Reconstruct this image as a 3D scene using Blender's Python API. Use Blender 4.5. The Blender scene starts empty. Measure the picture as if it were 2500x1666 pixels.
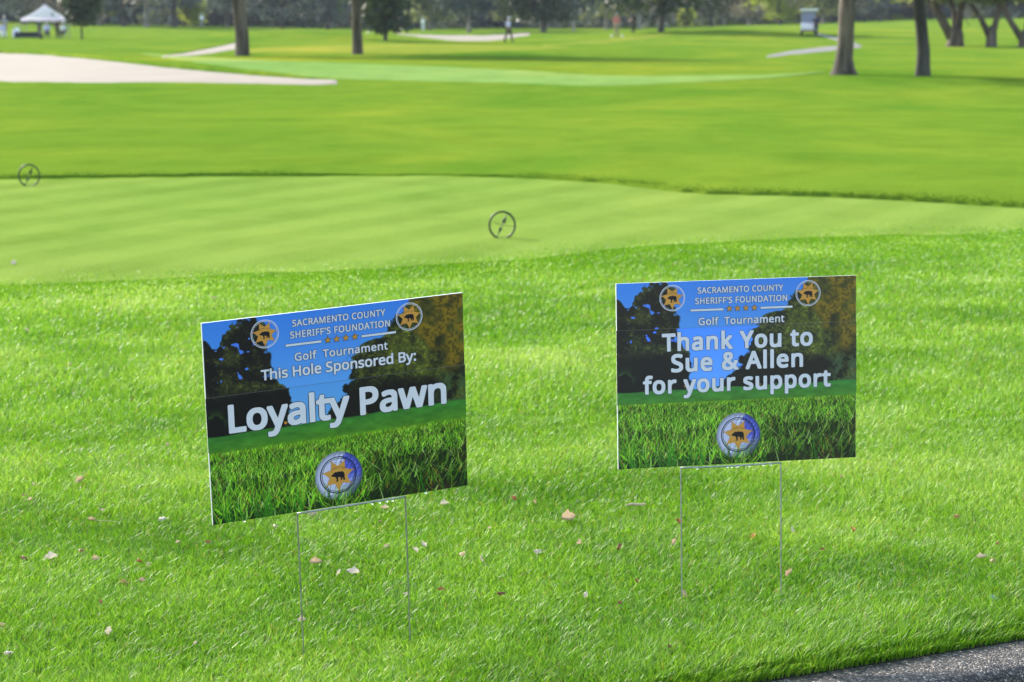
import bpy, bmesh, math, random
import numpy as np
from mathutils import Vector, Matrix
random.seed(7)
rng = np.random.default_rng(11)
S = bpy.context.scene
C = S.collection
R = math.radians

# ------------------------------------------------------------------ camera, sky, sun, exposure
CAMH, FPX, HOR = 1.45, 75 / 36 * 2500, 53.0          # eye height, focal length in photo pixels, horizon row
TH = math.atan((833 - HOR) / FPX)
cam = bpy.data.objects.new('camera', bpy.data.cameras.new('camera'))
C.objects.link(cam)
cam.location = (0, 0, CAMH)
cam.rotation_euler = (math.pi / 2 - TH, 0, 0)
cam.data.sensor_width = 36
cam.data.lens = 75
cam.data.clip_end = 3000
cam.data.dof.use_dof = True
cam.data.dof.focus_distance = 4.85
cam.data.dof.aperture_fstop = 7.6
S.camera = cam

SUN_DIR = Vector((-0.55, 0.66, 0)).normalized()
SUN_EL = R(27)
w = bpy.data.worlds.new('World')
S.world = w
w.use_nodes = True
wn = w.node_tree.nodes
sky = wn.new('ShaderNodeTexSky')
sky.sky_type = 'NISHITA'
sky.sun_disc = False
sky.sun_elevation = SUN_EL
sky.sun_rotation = math.atan2(SUN_DIR.x, SUN_DIR.y)
sky.air_density = 1.2
sky.dust_density = 1.5
bg = wn['Background']
bg.inputs['Strength'].default_value = 0.15
w.node_tree.links.new(sky.outputs[0], bg.inputs['Color'])
sun = bpy.data.objects.new('sun', bpy.data.lights.new('sun', 'SUN'))
C.objects.link(sun)
sun.data.energy = 3.0
sun.data.angle = R(0.5)
sun.data.color = (1.0, 0.95, 0.86)
sv = SUN_DIR * math.cos(SUN_EL) + Vector((0, 0, math.sin(SUN_EL)))
sun.rotation_euler = (-sv).to_track_quat('-Z', 'Y').to_euler()
S.view_settings.view_transform = 'Standard'
S.view_settings.look = 'None'
S.view_settings.exposure = 1.5
S.view_settings.gamma = 1.0
S.cycles.max_bounces = 8
S.cycles.transparent_max_bounces = 8

# ------------------------------------------------------------------ helpers
def lin(r, g, b):
    f = lambda c: (c / 255 / 12.92) if c / 255 <= 0.04045 else ((c / 255 + 0.055) / 1.055) ** 2.4
    return (f(r), f(g), f(b), 1)

def tag(o, label=None, cat=None, group=None, kind=None):
    if label: o['label'] = label
    if cat: o['category'] = cat
    if group: o['group'] = group
    if kind: o['kind'] = kind
    return o

def empty(name, loc, rz=0, parent=None):
    o = bpy.data.objects.new(name, None)
    o.empty_display_size = 0.1
    o.location = loc
    o.rotation_euler = (0, 0, rz)
    C.objects.link(o)
    if parent: o.parent = parent
    return o

def link(name, me, mat, parent=None, smooth=False):
    for m in (mat if isinstance(mat, (list, tuple)) else [mat]):
        me.materials.append(m)
    o = bpy.data.objects.new(name, me)
    C.objects.link(o)
    if parent: o.parent = parent
    if smooth:
        me.polygons.foreach_set('use_smooth', [True] * len(me.polygons))
    return o

def fast_mesh(name, verts, faces):
    """verts (n,3) array, faces list of equal-length index arrays"""
    me = bpy.data.meshes.new(name)
    me.vertices.add(len(verts))
    me.vertices.foreach_set('co', np.ascontiguousarray(verts, np.float32).ravel())
    loops, starts, n = [], [], 0
    for f in faces:
        f = np.asarray(f, np.int32)
        k = f.shape[1]
        loops.append(f.ravel())
        starts.append(n + np.arange(len(f)) * k)
        n += f.size
    loops = np.concatenate(loops)
    starts = np.concatenate(starts)
    me.loops.add(len(loops))
    me.loops.foreach_set('vertex_index', loops)
    me.polygons.add(len(starts))
    me.polygons.foreach_set('loop_start', starts.astype(np.int32))
    me.update(calc_edges=True)
    return me

def fattr(me, name, vals):
    a = me.attributes.new(name, 'FLOAT', 'POINT')
    a.data.foreach_set('value', np.ascontiguousarray(vals, np.float32))

class MB:
    """collects shapes into ONE mesh"""
    def __init__(s): s.bm = bmesh.new(); s.mi = 0
    def _fin(s, vs, fs=None):
        for f in (fs if fs is not None else {f for v in vs for f in v.link_faces}): f.material_index = s.mi
    def box(s, c, d, rot=None, bev=0):
        m = Matrix.Translation(c) @ (rot.to_4x4() if rot else Matrix.Identity(4)) @ Matrix.Diagonal((*d, 1))
        vs = bmesh.ops.create_cube(s.bm, size=1, matrix=m)['verts']
        s._fin(vs)
        if bev:
            es = list({e for v in vs for e in v.link_edges})
            bmesh.ops.bevel(s.bm, geom=es, offset=bev, segments=2, affect='EDGES', profile=0.7)
        return s
    def ball(s, c, r, sc=(1, 1, 1), seg=12, rot=None):
        m = Matrix.Translation(c) @ (rot.to_4x4() if rot else Matrix.Identity(4)) @ Matrix.Diagonal((r * sc[0], r * sc[1], r * sc[2], 1))
        s._fin(bmesh.ops.create_uvsphere(s.bm, u_segments=seg, v_segments=max(6, seg * 2 // 3), radius=1, matrix=m)['verts'])
        return s
    def tube(s, pts, rad, n=8, caps=True):
        pts = [Vector(p) for p in pts]
        rad = rad if isinstance(rad, (list, tuple)) else [rad] * len(pts)
        rings, up = [], Vector((0.31, 0.17, 0.93))
        for i, p in enumerate(pts):
            t = (pts[min(i + 1, len(pts) - 1)] - pts[max(i - 1, 0)]).normalized()
            if abs(t.dot(up)) > 0.95: up = Vector((0.9, 0.3, 0.1))
            a = t.cross(up).normalized(); b = t.cross(a)
            up = -b if b.dot(up) < 0 else b
            rings.append([s.bm.verts.new(p + (a * math.cos(k * 2 * math.pi / n) + b * math.sin(k * 2 * math.pi / n)) * rad[i]) for k in range(n)])
        for r0, r1 in zip(rings, rings[1:]):
            for k in range(n):
                f = s.bm.faces.new((r0[k], r0[(k + 1) % n], r1[(k + 1) % n], r1[k])); f.material_index = s.mi
        if caps:
            for r in (rings[0][::-1], rings[-1]):
                f = s.bm.faces.new(r); f.material_index = s.mi
        return s
    def poly(s, pts, z=None):
        vs = [s.bm.verts.new((*p, z) if z is not None else p) for p in pts]
        f = s.bm.faces.new(vs); f.material_index = s.mi
        return s
    def ring(s, c, r0, r1, z, n=48):
        a = [[s.bm.verts.new((c[0] + r * math.cos(k * 2 * math.pi / n), c[1] + r * math.sin(k * 2 * math.pi / n), z)) for k in range(n)] for r in (r0, r1)]
        for k in range(n):
            f = s.bm.faces.new((a[0][k], a[1][k], a[1][(k + 1) % n], a[0][(k + 1) % n])); f.material_index = s.mi
        return s
    def build(s, name, mat, parent=None, smooth=False, recalc=True):
        if recalc: bmesh.ops.recalc_face_normals(s.bm, faces=s.bm.faces)
        me = bpy.data.meshes.new(name)
        s.bm.to_mesh(me); s.bm.free()
        return link(name, me, mat, parent, smooth)

# numpy value noise
_perm = rng.random((256, 256))
def vnoise(x, y):
    x = np.asarray(x, float); y = np.asarray(y, float)
    xi = np.floor(x).astype(int); yi = np.floor(y).astype(int)
    fx = x - xi; fy = y - yi
    fx = fx * fx * (3 - 2 * fx); fy = fy * fy * (3 - 2 * fy)
    g = lambda a, b: _perm[a & 255, b & 255]
    return (g(xi, yi) * (1 - fx) + g(xi + 1, yi) * fx) * (1 - fy) + (g(xi, yi + 1) * (1 - fx) + g(xi + 1, yi + 1) * fx) * fy
def fbm(x, y, o=4):
    t, a, s = 0, 0.5, 0
    for i in range(o):
        t = t + a * vnoise(x * 2 ** i + 17.3 * i, y * 2 ** i + 5.1 * i); s += a; a *= 0.5
    return t / s
def sstep(a, b, x):
    t = np.clip((np.asarray(x, float) - a) / (b - a), 0, 1)
    return t * t * (3 - 2 * t)

# ------------------------------------------------------------------ materials
def mat(name):
    m = bpy.data.materials.new(name); m.use_nodes = True
    nt = m.node_tree
    return m, nt, nt.nodes, nt.links, nt.nodes['Principled BSDF']

def ramp(nt, fac, stops):
    r = nt.nodes.new('ShaderNodeValToRGB')
    el = r.color_ramp.elements
    while len(el) < len(stops): el.new(0.5)
    for e, (p, c) in zip(el, stops):
        e.position = p; e.color = c
    nt.links.new(fac, r.inputs[0])
    return r.outputs[0]

def noise(nt, scale, detail=3, rough=0.55, stretch=None, dist=0):
    tc = nt.nodes.new('ShaderNodeNewGeometry').outputs['Position']
    if stretch:
        mp = nt.nodes.new('ShaderNodeMapping'); mp.inputs['Scale'].default_value = stretch[:3]
        if len(stretch) > 3: mp.inputs['Rotation'].default_value[2] = stretch[3]
        nt.links.new(tc, mp.inputs[0]); tc = mp.outputs[0]
    n = nt.nodes.new('ShaderNodeTexNoise')
    n.inputs['Scale'].default_value = scale; n.inputs['Detail'].default_value = detail
    n.inputs['Roughness'].default_value = rough; n.inputs['Distortion'].default_value = dist
    nt.links.new(tc, n.inputs['Vector'])
    return n.outputs[0]

def mix(nt, a, b, fac, mode='MIX'):
    m = nt.nodes.new('ShaderNodeMix'); m.data_type = 'RGBA'; m.blend_type = mode
    for k, v in ((0, fac), (6, a), (7, b)):
        if hasattr(v, 'is_linked'): nt.links.new(v, m.inputs[k])
        else: m.inputs[k].default_value = v
    return m.outputs[2]

def bump(nt, bsdf, h, strength=0.4, dist=0.02):
    b = nt.nodes.new('ShaderNodeBump'); b.inputs['Strength'].default_value = strength; b.inputs['Distance'].default_value = dist
    nt.links.new(h, b.inputs['Height']); nt.links.new(b.outputs[0], bsdf.inputs['Normal'])

def plain(name, col, rough=0.6, var=0.15, scale=9, metal=0, spec=0.4, bmp=0):
    m, nt, N, L, B = mat(name)
    n = noise(nt, scale)
    lo = tuple(c * (1 - var) for c in col[:3]) + (1,); hi = tuple(min(1, c * (1 + var)) for c in col[:3]) + (1,)
    L.new(ramp(nt, n, [(0.3, lo), (0.7, hi)]), B.inputs['Base Color'])
    B.inputs['Roughness'].default_value = rough; B.inputs['Metallic'].default_value = metal
    B.inputs['Specular IOR Level'].default_value = spec
    if bmp: bump(nt, B, n, bmp, 0.02)
    return m

def turf(name, dark, mid, light, fine=55, stripes=None, spec=0.0, bmp=0.5):
    m, nt, N, L, B = mat(name)
    a = noise(nt, 0.2, 5, 0.68, (1, 0.5, 1, 0.35), 0.6)
    b = noise(nt, 1.1, 4, 0.65, (1, 0.6, 1))
    f = noise(nt, fine, 3, 0.7)
    base = ramp(nt, a, [(0.32, dark), (0.5, mid), (0.68, light)])
    c2 = ramp(nt, b, [(0.3, (0.62, 0.68, 0.6, 1)), (0.55, (1, 1, 1, 1)), (0.75, (1.0, 1.0, 1.0, 1))])
    col = mix(nt, base, c2, 0.5, 'MULTIPLY')
    c3 = ramp(nt, f, [(0.3, (0.45, 0.5, 0.45, 1)), (0.5, (1, 1, 1, 1)), (0.72, (1.0, 1.0, 1.0, 1))])
    col = mix(nt, col, c3, 0.55, 'MULTIPLY')
    pt = noise(nt, 0.055, 3, 0.6, (1, 0.8, 1, -0.5), 0.8)
    col = mix(nt, col, ramp(nt, pt, [(0.42, (0.9, 0.96, 0.9, 1)), (0.54, (1, 1, 1, 1)), (0.66, (1.45, 1.13, 1.0, 1))]), 1.0, 'MULTIPLY')
    if stripes:
        tc = N.new('ShaderNodeNewGeometry').outputs['Position']
        mp = N.new('ShaderNodeMapping'); mp.inputs['Rotation'].default_value[2] = stripes[1]
        L.new(tc, mp.inputs[0])
        wv = N.new('ShaderNodeTexWave'); wv.wave_profile = 'SIN'; wv.bands_direction = 'Y'
        wv.inputs['Scale'].default_value = stripes[0]; wv.inputs['Distortion'].default_value = 0.5
        wv.inputs['Detail'].default_value = 1; wv.inputs['Detail Scale'].default_value = 0.8
        L.new(mp.outputs[0], wv.inputs[0])
        col = mix(nt, col, ramp(nt, wv.outputs[0], [(0.25, stripes[2]), (0.75, stripes[3])]), 0.8, 'MULTIPLY')
    L.new(col, B.inputs['Base Color'])
    B.inputs['Roughness'].default_value = 0.75
    B.inputs['Specular IOR Level'].default_value = spec
    B.inputs['Sheen Weight'].default_value = 0.0
    bump(nt, B, f, bmp, 0.03)
    return m

def leafy(name, stops, trans=0.4, rough=0.45, spec=0.35, tweak=None):
    """diffuse + translucent leaf / blade, coloured by the per-leaf attribute 'tint'"""
    m, nt, N, L, B = mat(name)
    at = N.new('ShaderNodeAttribute'); at.attribute_name = 'tint'
    col = ramp(nt, at.outputs['Fac'], stops)
    L.new(col, B.inputs['Base Color'])
    B.inputs['Roughness'].default_value = rough
    B.inputs['Specular IOR Level'].default_value = spec
    tr = N.new('ShaderNodeBsdfTranslucent')
    L.new(mix(nt, col, (1.0, 1.0, 0.45, 1), 0.5, 'MULTIPLY') if tweak is None else mix(nt, col, tweak, 1.0, 'MULTIPLY'), tr.inputs['Color'])
    ms = N.new('ShaderNodeMixShader'); ms.inputs[0].default_value = trans
    L.new(B.outputs[0], ms.inputs[1]); L.new(tr.outputs[0], ms.inputs[2])
    L.new(ms.outputs[0], N['Material Output'].inputs['Surface'])
    return m

def bark(name, lo, hi, scale=5):
    m, nt, N, L, B = mat(name)
    n = noise(nt, scale, 6, 0.7, (1, 1, 0.25))
    n2 = noise(nt, 3.4, 3, 0.6, (1, 1, 0.06))
    c = ramp(nt, n, [(0.3, lo), (0.7, hi)])
    c = mix(nt, c, ramp(nt, n2, [(0.4, (0.3, 0.3, 0.24, 1)), (0.58, (1.15, 1.12, 1.1, 1))]), 0.9, 'MULTIPLY')
    L.new(c, B.inputs['Base Color']); B.inputs['Roughness'].default_value = 0.9
    bump(nt, B, n, 0.9, 0.06)
    return m

M = {}
M['lawn'] = turf('lawn_turf', (0.06, 0.15, 0.006, 1), (0.09, 0.2, 0.008, 1), (0.125, 0.23, 0.012, 1), 45)
M['rough'] = turf('rough_turf', (0.095, 0.195, 0.017, 1), (0.145, 0.23, 0.022, 1), (0.2, 0.26, 0.025, 1), 40)
M['tee'] = turf('tee_turf', (0.175, 0.27, 0.045, 1), (0.212, 0.297, 0.056, 1), (0.25, 0.315, 0.06, 1), 70,
                (0.42, R(-65), (0.84, 0.88, 0.80, 1), (1, 1, 1, 1)), bmp=0.25)
M['fairway'] = turf('fairway_turf', (0.178, 0.29, 0.07, 1), (0.204, 0.315, 0.08, 1), (0.23, 0.325, 0.078, 1), 70, bmp=0.2)
M['green'] = turf('dry_green_turf', (0.19, 0.24, 0.028, 1), (0.22, 0.26, 0.035, 1), (0.25, 0.27, 0.04, 1), 70, bmp=0.2)
M['sand'] = plain('bunker_sand', (0.238, 0.198, 0.155), 0.9, 0.08, 0.5, bmp=0.3)
M['path'] = plain('path_concrete', (0.17, 0.155, 0.15), 0.85, 0.12, 3)
M['bark'] = bark('grey_bark', (0.032, 0.024, 0.018, 1), (0.19, 0.15, 0.12, 1), 2.6)
M['bark_dark'] = bark('dark_bark', (0.035, 0.032, 0.03, 1), (0.12, 0.105, 0.095, 1))
M['bark_pale'] = bark('pale_bark', (0.2, 0.18, 0.16, 1), (0.4, 0.36, 0.33, 1))

# ------------------------------------------------------------------ terrain
def cam_ray(px, py):
    x, y = (px - 1250) / FPX, (py - 833) / FPX
    return np.array([x, math.cos(TH) - y * math.sin(TH), -math.sin(TH) - y * math.cos(TH)])

HL = np.array([(-600, 60), (0, 57), (300, 62), (625, 68), (1000, 74), (1250, 72), (1500, 71), (1700, 66), (2000, 58), (2230, 49), (2500, 46), (3100, 46)], float)
KA = np.array([0.0, 0.0]); KN = np.array([0.0, 1.0])
def plane_hit(px, py, z=0.0):
    d = cam_ray(px, py); t = (z - CAMH) / d[2]
    return np.array([d[0] * t, d[1] * t])
_a, _b = plane_hit(1911, 1666), plane_hit(2500, 1570)
KD = (_b - _a) / np.linalg.norm(_b - _a)            # along the kerb
KN = np.array([-KD[1], KD[0]]); KA = _a             # into the lawn
def kerb_s(x, y): return (x - KA[0]) * KN[0] + (y - KA[1]) * KN[1]

def zt(x, y):
    x = np.asarray(x, float); y = np.asarray(y, float)
    yy = np.maximum(y, 25)
    az = 1250 + x / yy * FPX
    zl = CAMH - (np.interp(az, HL[:, 0], HL[:, 1]) - HOR) / FPX * 285
    z = sstep(130, 285, y) * zl
    z = z + 0.80 * np.exp(-((x + 15.5) / 8) ** 2 - ((y - 165) / 16) ** 2)
    z = z + 0.70 * np.exp(-((x - 17) / 13) ** 2 - ((y - 178) / 26) ** 2)
    z = z + 0.22 * np.exp(-((x - 3) / 10) ** 2 - ((y - 112) / 14) ** 2)
    z = z + 0.16 * sstep(26, 45, y) * np.sin(y * 0.11 + x * 0.09 + 0.6) * (1 - 0.6 * sstep(60, 120, y))
    z = z + 0.02 * sstep(5, 9, y) * (fbm(x * 0.5 + 40, y * 0.5, 2) - 0.5)
    z = z + sstep(300, 420, y) * 16
    s = kerb_s(x, y)
    return z - 0.34 * sstep(-0.03, -0.11, s) * (y < 40)

def G(px, py):
    """point of the terrain a photo pixel looks at"""
    d = cam_ray(px, py)
    t = 3.0
    while t < 420:
        p = np.array([0, 0, CAMH]) + d * t
        h = p[2] - float(zt(p[0], p[1]))
        if h < 0: break
        t += max(0.01, 0.35 * min(h / max(1e-4, -d[2]) if d[2] < 0 else 5, 4.0) if h > 0.3 else 0.004 * t)
    return np.array([p[0], p[1], float(zt(p[0], p[1]))])

def at_depth(px, d):
    """ground point at photo column px and depth d"""
    x = (px - 1250) / FPX * (d * math.cos(TH) + 0.2)
    return Vector((x, d, float(zt(x, d))))

def grid_mesh(name, xs, ys, zs):
    ny, nx = xs.shape
    v = np.stack([xs, ys, zs], -1).reshape(-1, 3)
    i = (np.arange(ny - 1)[:, None] * nx + np.arange(nx - 1)[None]).ravel()
    return fast_mesh(name, v, [np.stack([i, i + 1, i + nx + 1, i + nx], 1)])

rows = np.concatenate([np.arange(-6, 3, 0.5), np.arange(3, 6.5, 0.04), 6.5 * (430 / 6.5) ** np.linspace(0, 1, 330)])
U = np.linspace(-1, 1, 360); U = np.sign(U) * np.abs(U) ** 1.25
half = np.maximum(8, 0.62 * rows + 5)
gx = U[None, :] * half[:, None]; gy = np.repeat(rows[:, None], len(U), 1)
ground = link('ground', grid_mesh('ground', gx, gy, zt(gx, gy)), M['rough'], smooth=True)
tag(ground, kind='structure')

def px_strip(name, top, bot, m, n=90, rows_=14, lift=0.02, kind='structure'):
    """draped sheet between two outlines given as photo pixels (2500 wide), laid on the terrain"""
    top, bot = np.array(top, float), np.array(bot, float)
    tt = np.linspace(0, 1, n)
    def arr(a):
        l = np.r_[0, np.cumsum(np.hypot(*(np.diff(a, axis=0)).T))]; l /= l[-1]
        return np.stack([np.interp(tt, l, a[:, 0]), np.interp(tt, l, a[:, 1])], 1)
    T = np.array([G(*p) for p in arr(top)]); Bm = np.array([G(*p) for p in arr(bot)])
    f = np.linspace(0, 1, rows_)[:, None]
    X = Bm[None, :, 0] * (1 - f) + T[None, :, 0] * f; Y = Bm[None, :, 1] * (1 - f) + T[None, :, 1] * f
    Z = zt(X, Y) + lift
    rim = np.ones_like(Z, bool); rim[1:-1, 1:-1] = False
    Z[rim] -= lift + 0.025                              # the rim dips into the turf, no floating edge
    o = link(name, grid_mesh(name, X, Y, Z), m, smooth=True)
    return tag(o, kind=kind), T, Bm

K = 1.0625
sc = lambda pts: [(x * K, y * K) for x, y in pts]
# tee box: short striped grass, its near and far edges
near = sc([(-250, 655), (0, 640), (300, 627), (600, 607), (900, 592), (1154, 576), (1400, 556), (1800, 532), (2353, 514), (2700, 506)])
far = sc([(-250, 417), (0, 412), (500, 406), (1000, 404), (1150, 408), (1250, 412), (1400, 422), (1500, 434), (1570, 443), (1640, 448), (1740, 450), (1900, 454), (2100, 464), (2353, 480), (2700, 500)])
tee, TFAR, _ = px_strip('tee_box', far, [(x, y + 62) for x, y in near], M['tee'], 160, 40, 0.006)
TNEAR = np.array([G(*q) for q in near])
# taller rough beyond the tee: a real lip of 6 cm along its front edge
n = len(TFAR); jj = np.r_[0, 0, np.linspace(0, 1, 60) ** 1.6][:, None]
lipx = TFAR[None, :, 0] * (1 + jj * 1.6); lipy = TFAR[None, :, 1] + jj * 26
hl = np.interp(1250 + TFAR[:, 0] / TFAR[:, 1] * FPX, [0, 700, 920, 1080, 1250, 1550, 2500], [0.75, 0.8, 0.25, 0.25, 0.7, 1, 1.1])
lipz = zt(lipx, lipy) + 0.032 * hl[None, :] * (1 - sstep(0.05, 1, jj)) - 0.03 * sstep(0.7, 1, jj) + (fbm(lipx * 3, lipy * 3, 3) - 0.5) * 0.02
lipz[0] = zt(lipx[0], lipy[0]) - 0.02
lipy[1:] += 0.03 + 0.02 * (fbm(lipx[1:] * 5, lipx[1:] * 0 + 3, 2) - 0.5)
tag(link('rough', grid_mesh('rough', lipx, lipy, lipz), M['rough'], smooth=True), kind='structure')

fair_top = [(330, 128), (450, 138), (625, 147), (900, 156), (1250, 170), (1450, 184), (1600, 187), (1875, 184), (2020, 176)]
fair_bot = [(420, 146), (560, 166), (700, 186), (830, 196), (1000, 201), (1250, 206), (1450, 213), (1560, 209), (1875, 193), (2020, 178)]
px_strip('fairway', fair_top, fair_bot, M['fairway'], 120, 12, 0.02)
px_strip('putting_green', [(600, 122), (700, 114), (850, 108), (1050, 107), (1250, 110), (1400, 116)], [(600, 130), (740, 128), (870, 135), (1100, 134), (1260, 127), (1400, 118)], M['green'], 60, 8, 0.02)
px_strip('dry_turf', [(1320, 110), (1450, 97), (1560, 88), (1650, 79)], [(1320, 121), (1450, 111), (1560, 99), (1650, 84)], M['green'], 50, 7, 0.02)
def bunker(name, top, bot, lip=0.14):
    o, T, Bm = px_strip(name, top, bot, M['sand'], 90, 12, 0.03)
    lx = np.stack([T[:, 0], T[:, 0], T[:, 0] * 1.004, T[:, 0] * 1.02]); ly = np.stack([T[:, 1], T[:, 1] + 0.02, T[:, 1] + 0.3, T[:, 1] + 1.6])
    h = lip * np.clip(np.minimum(np.linspace(0, 6, len(T)), np.linspace(6, 0, len(T))), 0, 1)
    lz = zt(lx, ly); lz[1] += h; lz[2] += h; lz[3] -= 0.02
    tag(link('bunker_edge', grid_mesh('bunker_edge', lx, ly, lz), M['rough'], smooth=False), kind='structure')
bunker('sand_bunker', [(-200, 128), (0, 131), (110, 135), (260, 148), (420, 167), (530, 178), (640, 188), (760, 196), (828, 198)],
       [(-200, 206), (0, 205), (200, 206), (420, 203), (640, 206), (760, 209), (828, 207)])
bunker('sand_bunker', [(395, 139), (450, 131), (520, 118), (573, 106), (600, 102)], [(395, 142), (450, 139), (520, 131), (573, 122), (600, 118)], 0.05)
bunker('sand_bunker', [(968, 82), (1060, 86), (1180, 88), (1240, 84), (1295, 79)], [(968, 84), (1040, 95), (1120, 102), (1210, 101), (1295, 88)], 0.05)
px_strip('cart_path', [(1870, 137), (1940, 122), (2040, 112), (2075, 108), (2086, 103), (2040, 91), (1995, 80)],
         [(1870, 142), (1950, 134), (2040, 127), (2100, 121), (2108, 112), (2050, 102), (1982, 84)], M['path'], 80, 5, 0.03)

# ------------------------------------------------------------------ kerb and road
def agg_mat():
    m, nt, N, L, B = mat('exposed_aggregate')
    pos = N.new('ShaderNodeNewGeometry').outputs['Position']
    wob = N.new('ShaderNodeTexNoise'); wob.inputs['Scale'].default_value = 90
    L.new(pos, wob.inputs['Vector'])
    add = N.new('ShaderNodeVectorMath'); add.operation = 'MULTIPLY_ADD'
    add.inputs[1].default_value = (0.006,) * 3
    L.new(wob.outputs[1], add.inputs[0]); L.new(pos, add.inputs[2])
    v = N.new('ShaderNodeTexVoronoi'); v.inputs['Scale'].default_value = 125; L.new(add.outputs[0], v.inputs['Vector'])
    e = N.new('ShaderNodeTexVoronoi'); e.feature = 'DISTANCE_TO_EDGE'; e.inputs['Scale'].default_value = 125; L.new(add.outputs[0], e.inputs['Vector'])
    sep = N.new('ShaderNodeSeparateColor'); L.new(v.outputs['Color'], sep.inputs[0])
    stone = ramp(nt, sep.outputs[0], [(0, (0.06, 0.052, 0.046, 1)), (0.35, (0.15, 0.118, 0.093, 1)), (0.7, (0.27, 0.215, 0.168, 1)), (1, (0.58, 0.5, 0.42, 1))])
    gap = ramp(nt, e.outputs['Distance'], [(0.03, (0.10, 0.09, 0.085, 1)), (0.16, (1, 1, 1, 1))])
    col = mix(nt, stone, gap, 1.0, 'MULTIPLY')
    dirt = noise(nt, 9, 4, 0.6)
    col = mix(nt, col, ramp(nt, dirt, [(0.35, (0.5, 0.46, 0.42, 1)), (0.6, (1, 1, 1, 1))]), 0.7, 'MULTIPLY')
    L.new(col, B.inputs['Base Color']); B.inputs['Roughness'].default_value = 0.6
    bump(nt, B, e.outputs['Distance'], 1.0, 0.012)
    return m
M['aggregate'] = agg_mat()
prof = [(0.01, -0.2), (0.01, 0.002), (0.0, 0.006), (-0.06, 0.006), (-0.115, 0.003), (-0.135, -0.003), (-0.15, -0.014), (-0.158, -0.03), (-0.165, -0.10), (-0.17, -0.128), (-0.19, -0.14)]
L_ = np.linspace(-9, 14, 240)
kx = np.array([[KA[0] + KD[0] * l + KN[0] * s for s, z in prof] for l in L_]); ky = np.array([[KA[1] + KD[1] * l + KN[1] * s for s, z in prof] for l in L_])
kz = np.array([[z + 0.004 * (fbm(np.array(l * 3), np.array(i * 0.5), 2) - 0.5) for i, (s, z) in enumerate(prof)] for l in L_])
o = link('kerb', grid_mesh('kerb', kx, ky, kz), M['aggregate'], smooth=True); tag(o, kind='structure')
ss = np.array([-0.18, -1.0, -3, -5.5])
rx = np.array([[KA[0] + KD[0] * l + KN[0] * s for s in ss] for l in L_]); ry = np.array([[KA[1] + KD[1] * l + KN[1] * s for s in ss] for l in L_])
M['asphalt'] = plain('asphalt', (0.05, 0.05, 0.052), 0.9, 0.3, 60, bmp=0.6)
tag(link('road', grid_mesh('road', rx, ry, rx * 0 - 0.135), M['asphalt']), kind='structure')
# soil showing in the gap between turf and kerb
soil = np.array([0.0, 0.03, 0.09])
sx = np.array([[KA[0] + KD[0] * l + KN[0] * s for s in soil] for l in L_]); sy = np.array([[KA[1] + KD[1] * l + KN[1] * s for s in soil] for l in L_])
M['soil'] = plain('dark_soil', (0.045, 0.03, 0.018), 0.95, 0.5, 70, bmp=0.8)
tag(link('soil', grid_mesh('soil', sx, sy, sx * 0 + np.array([0.003, 0.006, 0.004])), M['soil']), kind='structure')

# ------------------------------------------------------------------ grass blades
GR = [(0.0, (0.34, 0.25, 0.07, 1)), (0.035, (0.3, 0.3, 0.04, 1)), (0.06, (0.07, 0.2, 0.008, 1)), (0.35, (0.135, 0.315, 0.014, 1)), (0.7, (0.25, 0.45, 0.03, 1)), (1.0, (0.42, 0.56, 0.13, 1))]
M['blade'] = leafy('grass_blade', GR, 0.42, 0.46, 0.42)
M['rough_blade'] = leafy('rough_blade', [(0, (0.08, 0.16, 0.012, 1)), (1, (0.15, 0.24, 0.02, 1))], 0.1, 0.8, 0.0)
def blades(name, x, y, z, h, wd, lean, m, label=None, bias=(0.22, 0.05)):
    n = len(x)
    yaw = rng.random(n) * 2 * np.pi
    dx = np.cos(yaw) + bias[0] * 1.3; dy = np.sin(yaw) + bias[1] * 1.3
    # clumps lean together
    cl = fbm(x * 7 + 9, y * 7, 2) * 9
    dx += 0.6 * np.cos(cl); dy += 0.6 * np.sin(cl)
    ov = kerb_s(x, y) < 0.05
    dx = dx - ov * KN[0] * 2.2; dy = dy - ov * KN[1] * 2.2
    q = np.hypot(dx, dy) + 1e-6; dx /= q; dy /= q
    fa = rng.random(n) * np.pi                       # facing of the flat side
    wx = np.cos(fa) * wd / 2; wy = np.sin(fa) * wd / 2
    ln = lean * (0.35 + 1.1 * rng.random(n))
    V = np.empty((n, 7, 3), np.float32)
    for k, (t, ww) in enumerate(((0, 0.85), (0.4, 1.0), (0.75, 0.72))):
        a = ln * t * t * h; up = h * t * np.sqrt(np.clip(1 - (ln * t * 0.6) ** 2, 0.15, 1))
        V[:, 2 * k] = np.stack([x + dx * a - wx * ww, y + dy * a - wy * ww, z + up], 1)
        V[:, 2 * k + 1] = np.stack([x + dx * a + wx * ww, y + dy * a + wy * ww, z + up], 1)
    V[:, 6] = np.stack([x + dx * ln * h, y + dy * ln * h, z + h * np.sqrt(np.clip(1 - (ln * 0.62) ** 2, 0.1, 1))], 1)
    b = np.arange(n)[:, None] * 7
    me = fast_mesh(name, V.reshape(-1, 3), [np.concatenate([b + np.array([0, 1, 3, 2]), b + np.array([2, 3, 5, 4])]), b + np.array([4, 5, 6])])
    t = 0.10 + 0.75 * (0.45 * rng.random(n) + 0.55 * fbm(x * 2.2, y * 2.2, 4))
    t = np.clip((t - 0.42) * 1.9 + 0.45 + 0.75 * (fbm(x * 0.7 + 13, y * 1.0, 3) - 0.5), 0.07, 1)
    dry = rng.random(n) < 0.028 * (0.4 + 1.6 * fbm(x * 1.1 + 60, y * 1.1, 3))
    t[dry] = rng.random(dry.sum()) * 0.05
    fattr(me, 'tint', np.repeat(t, 7))
    o = link(name, me, m)
    return tag(o, kind='stuff')

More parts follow.
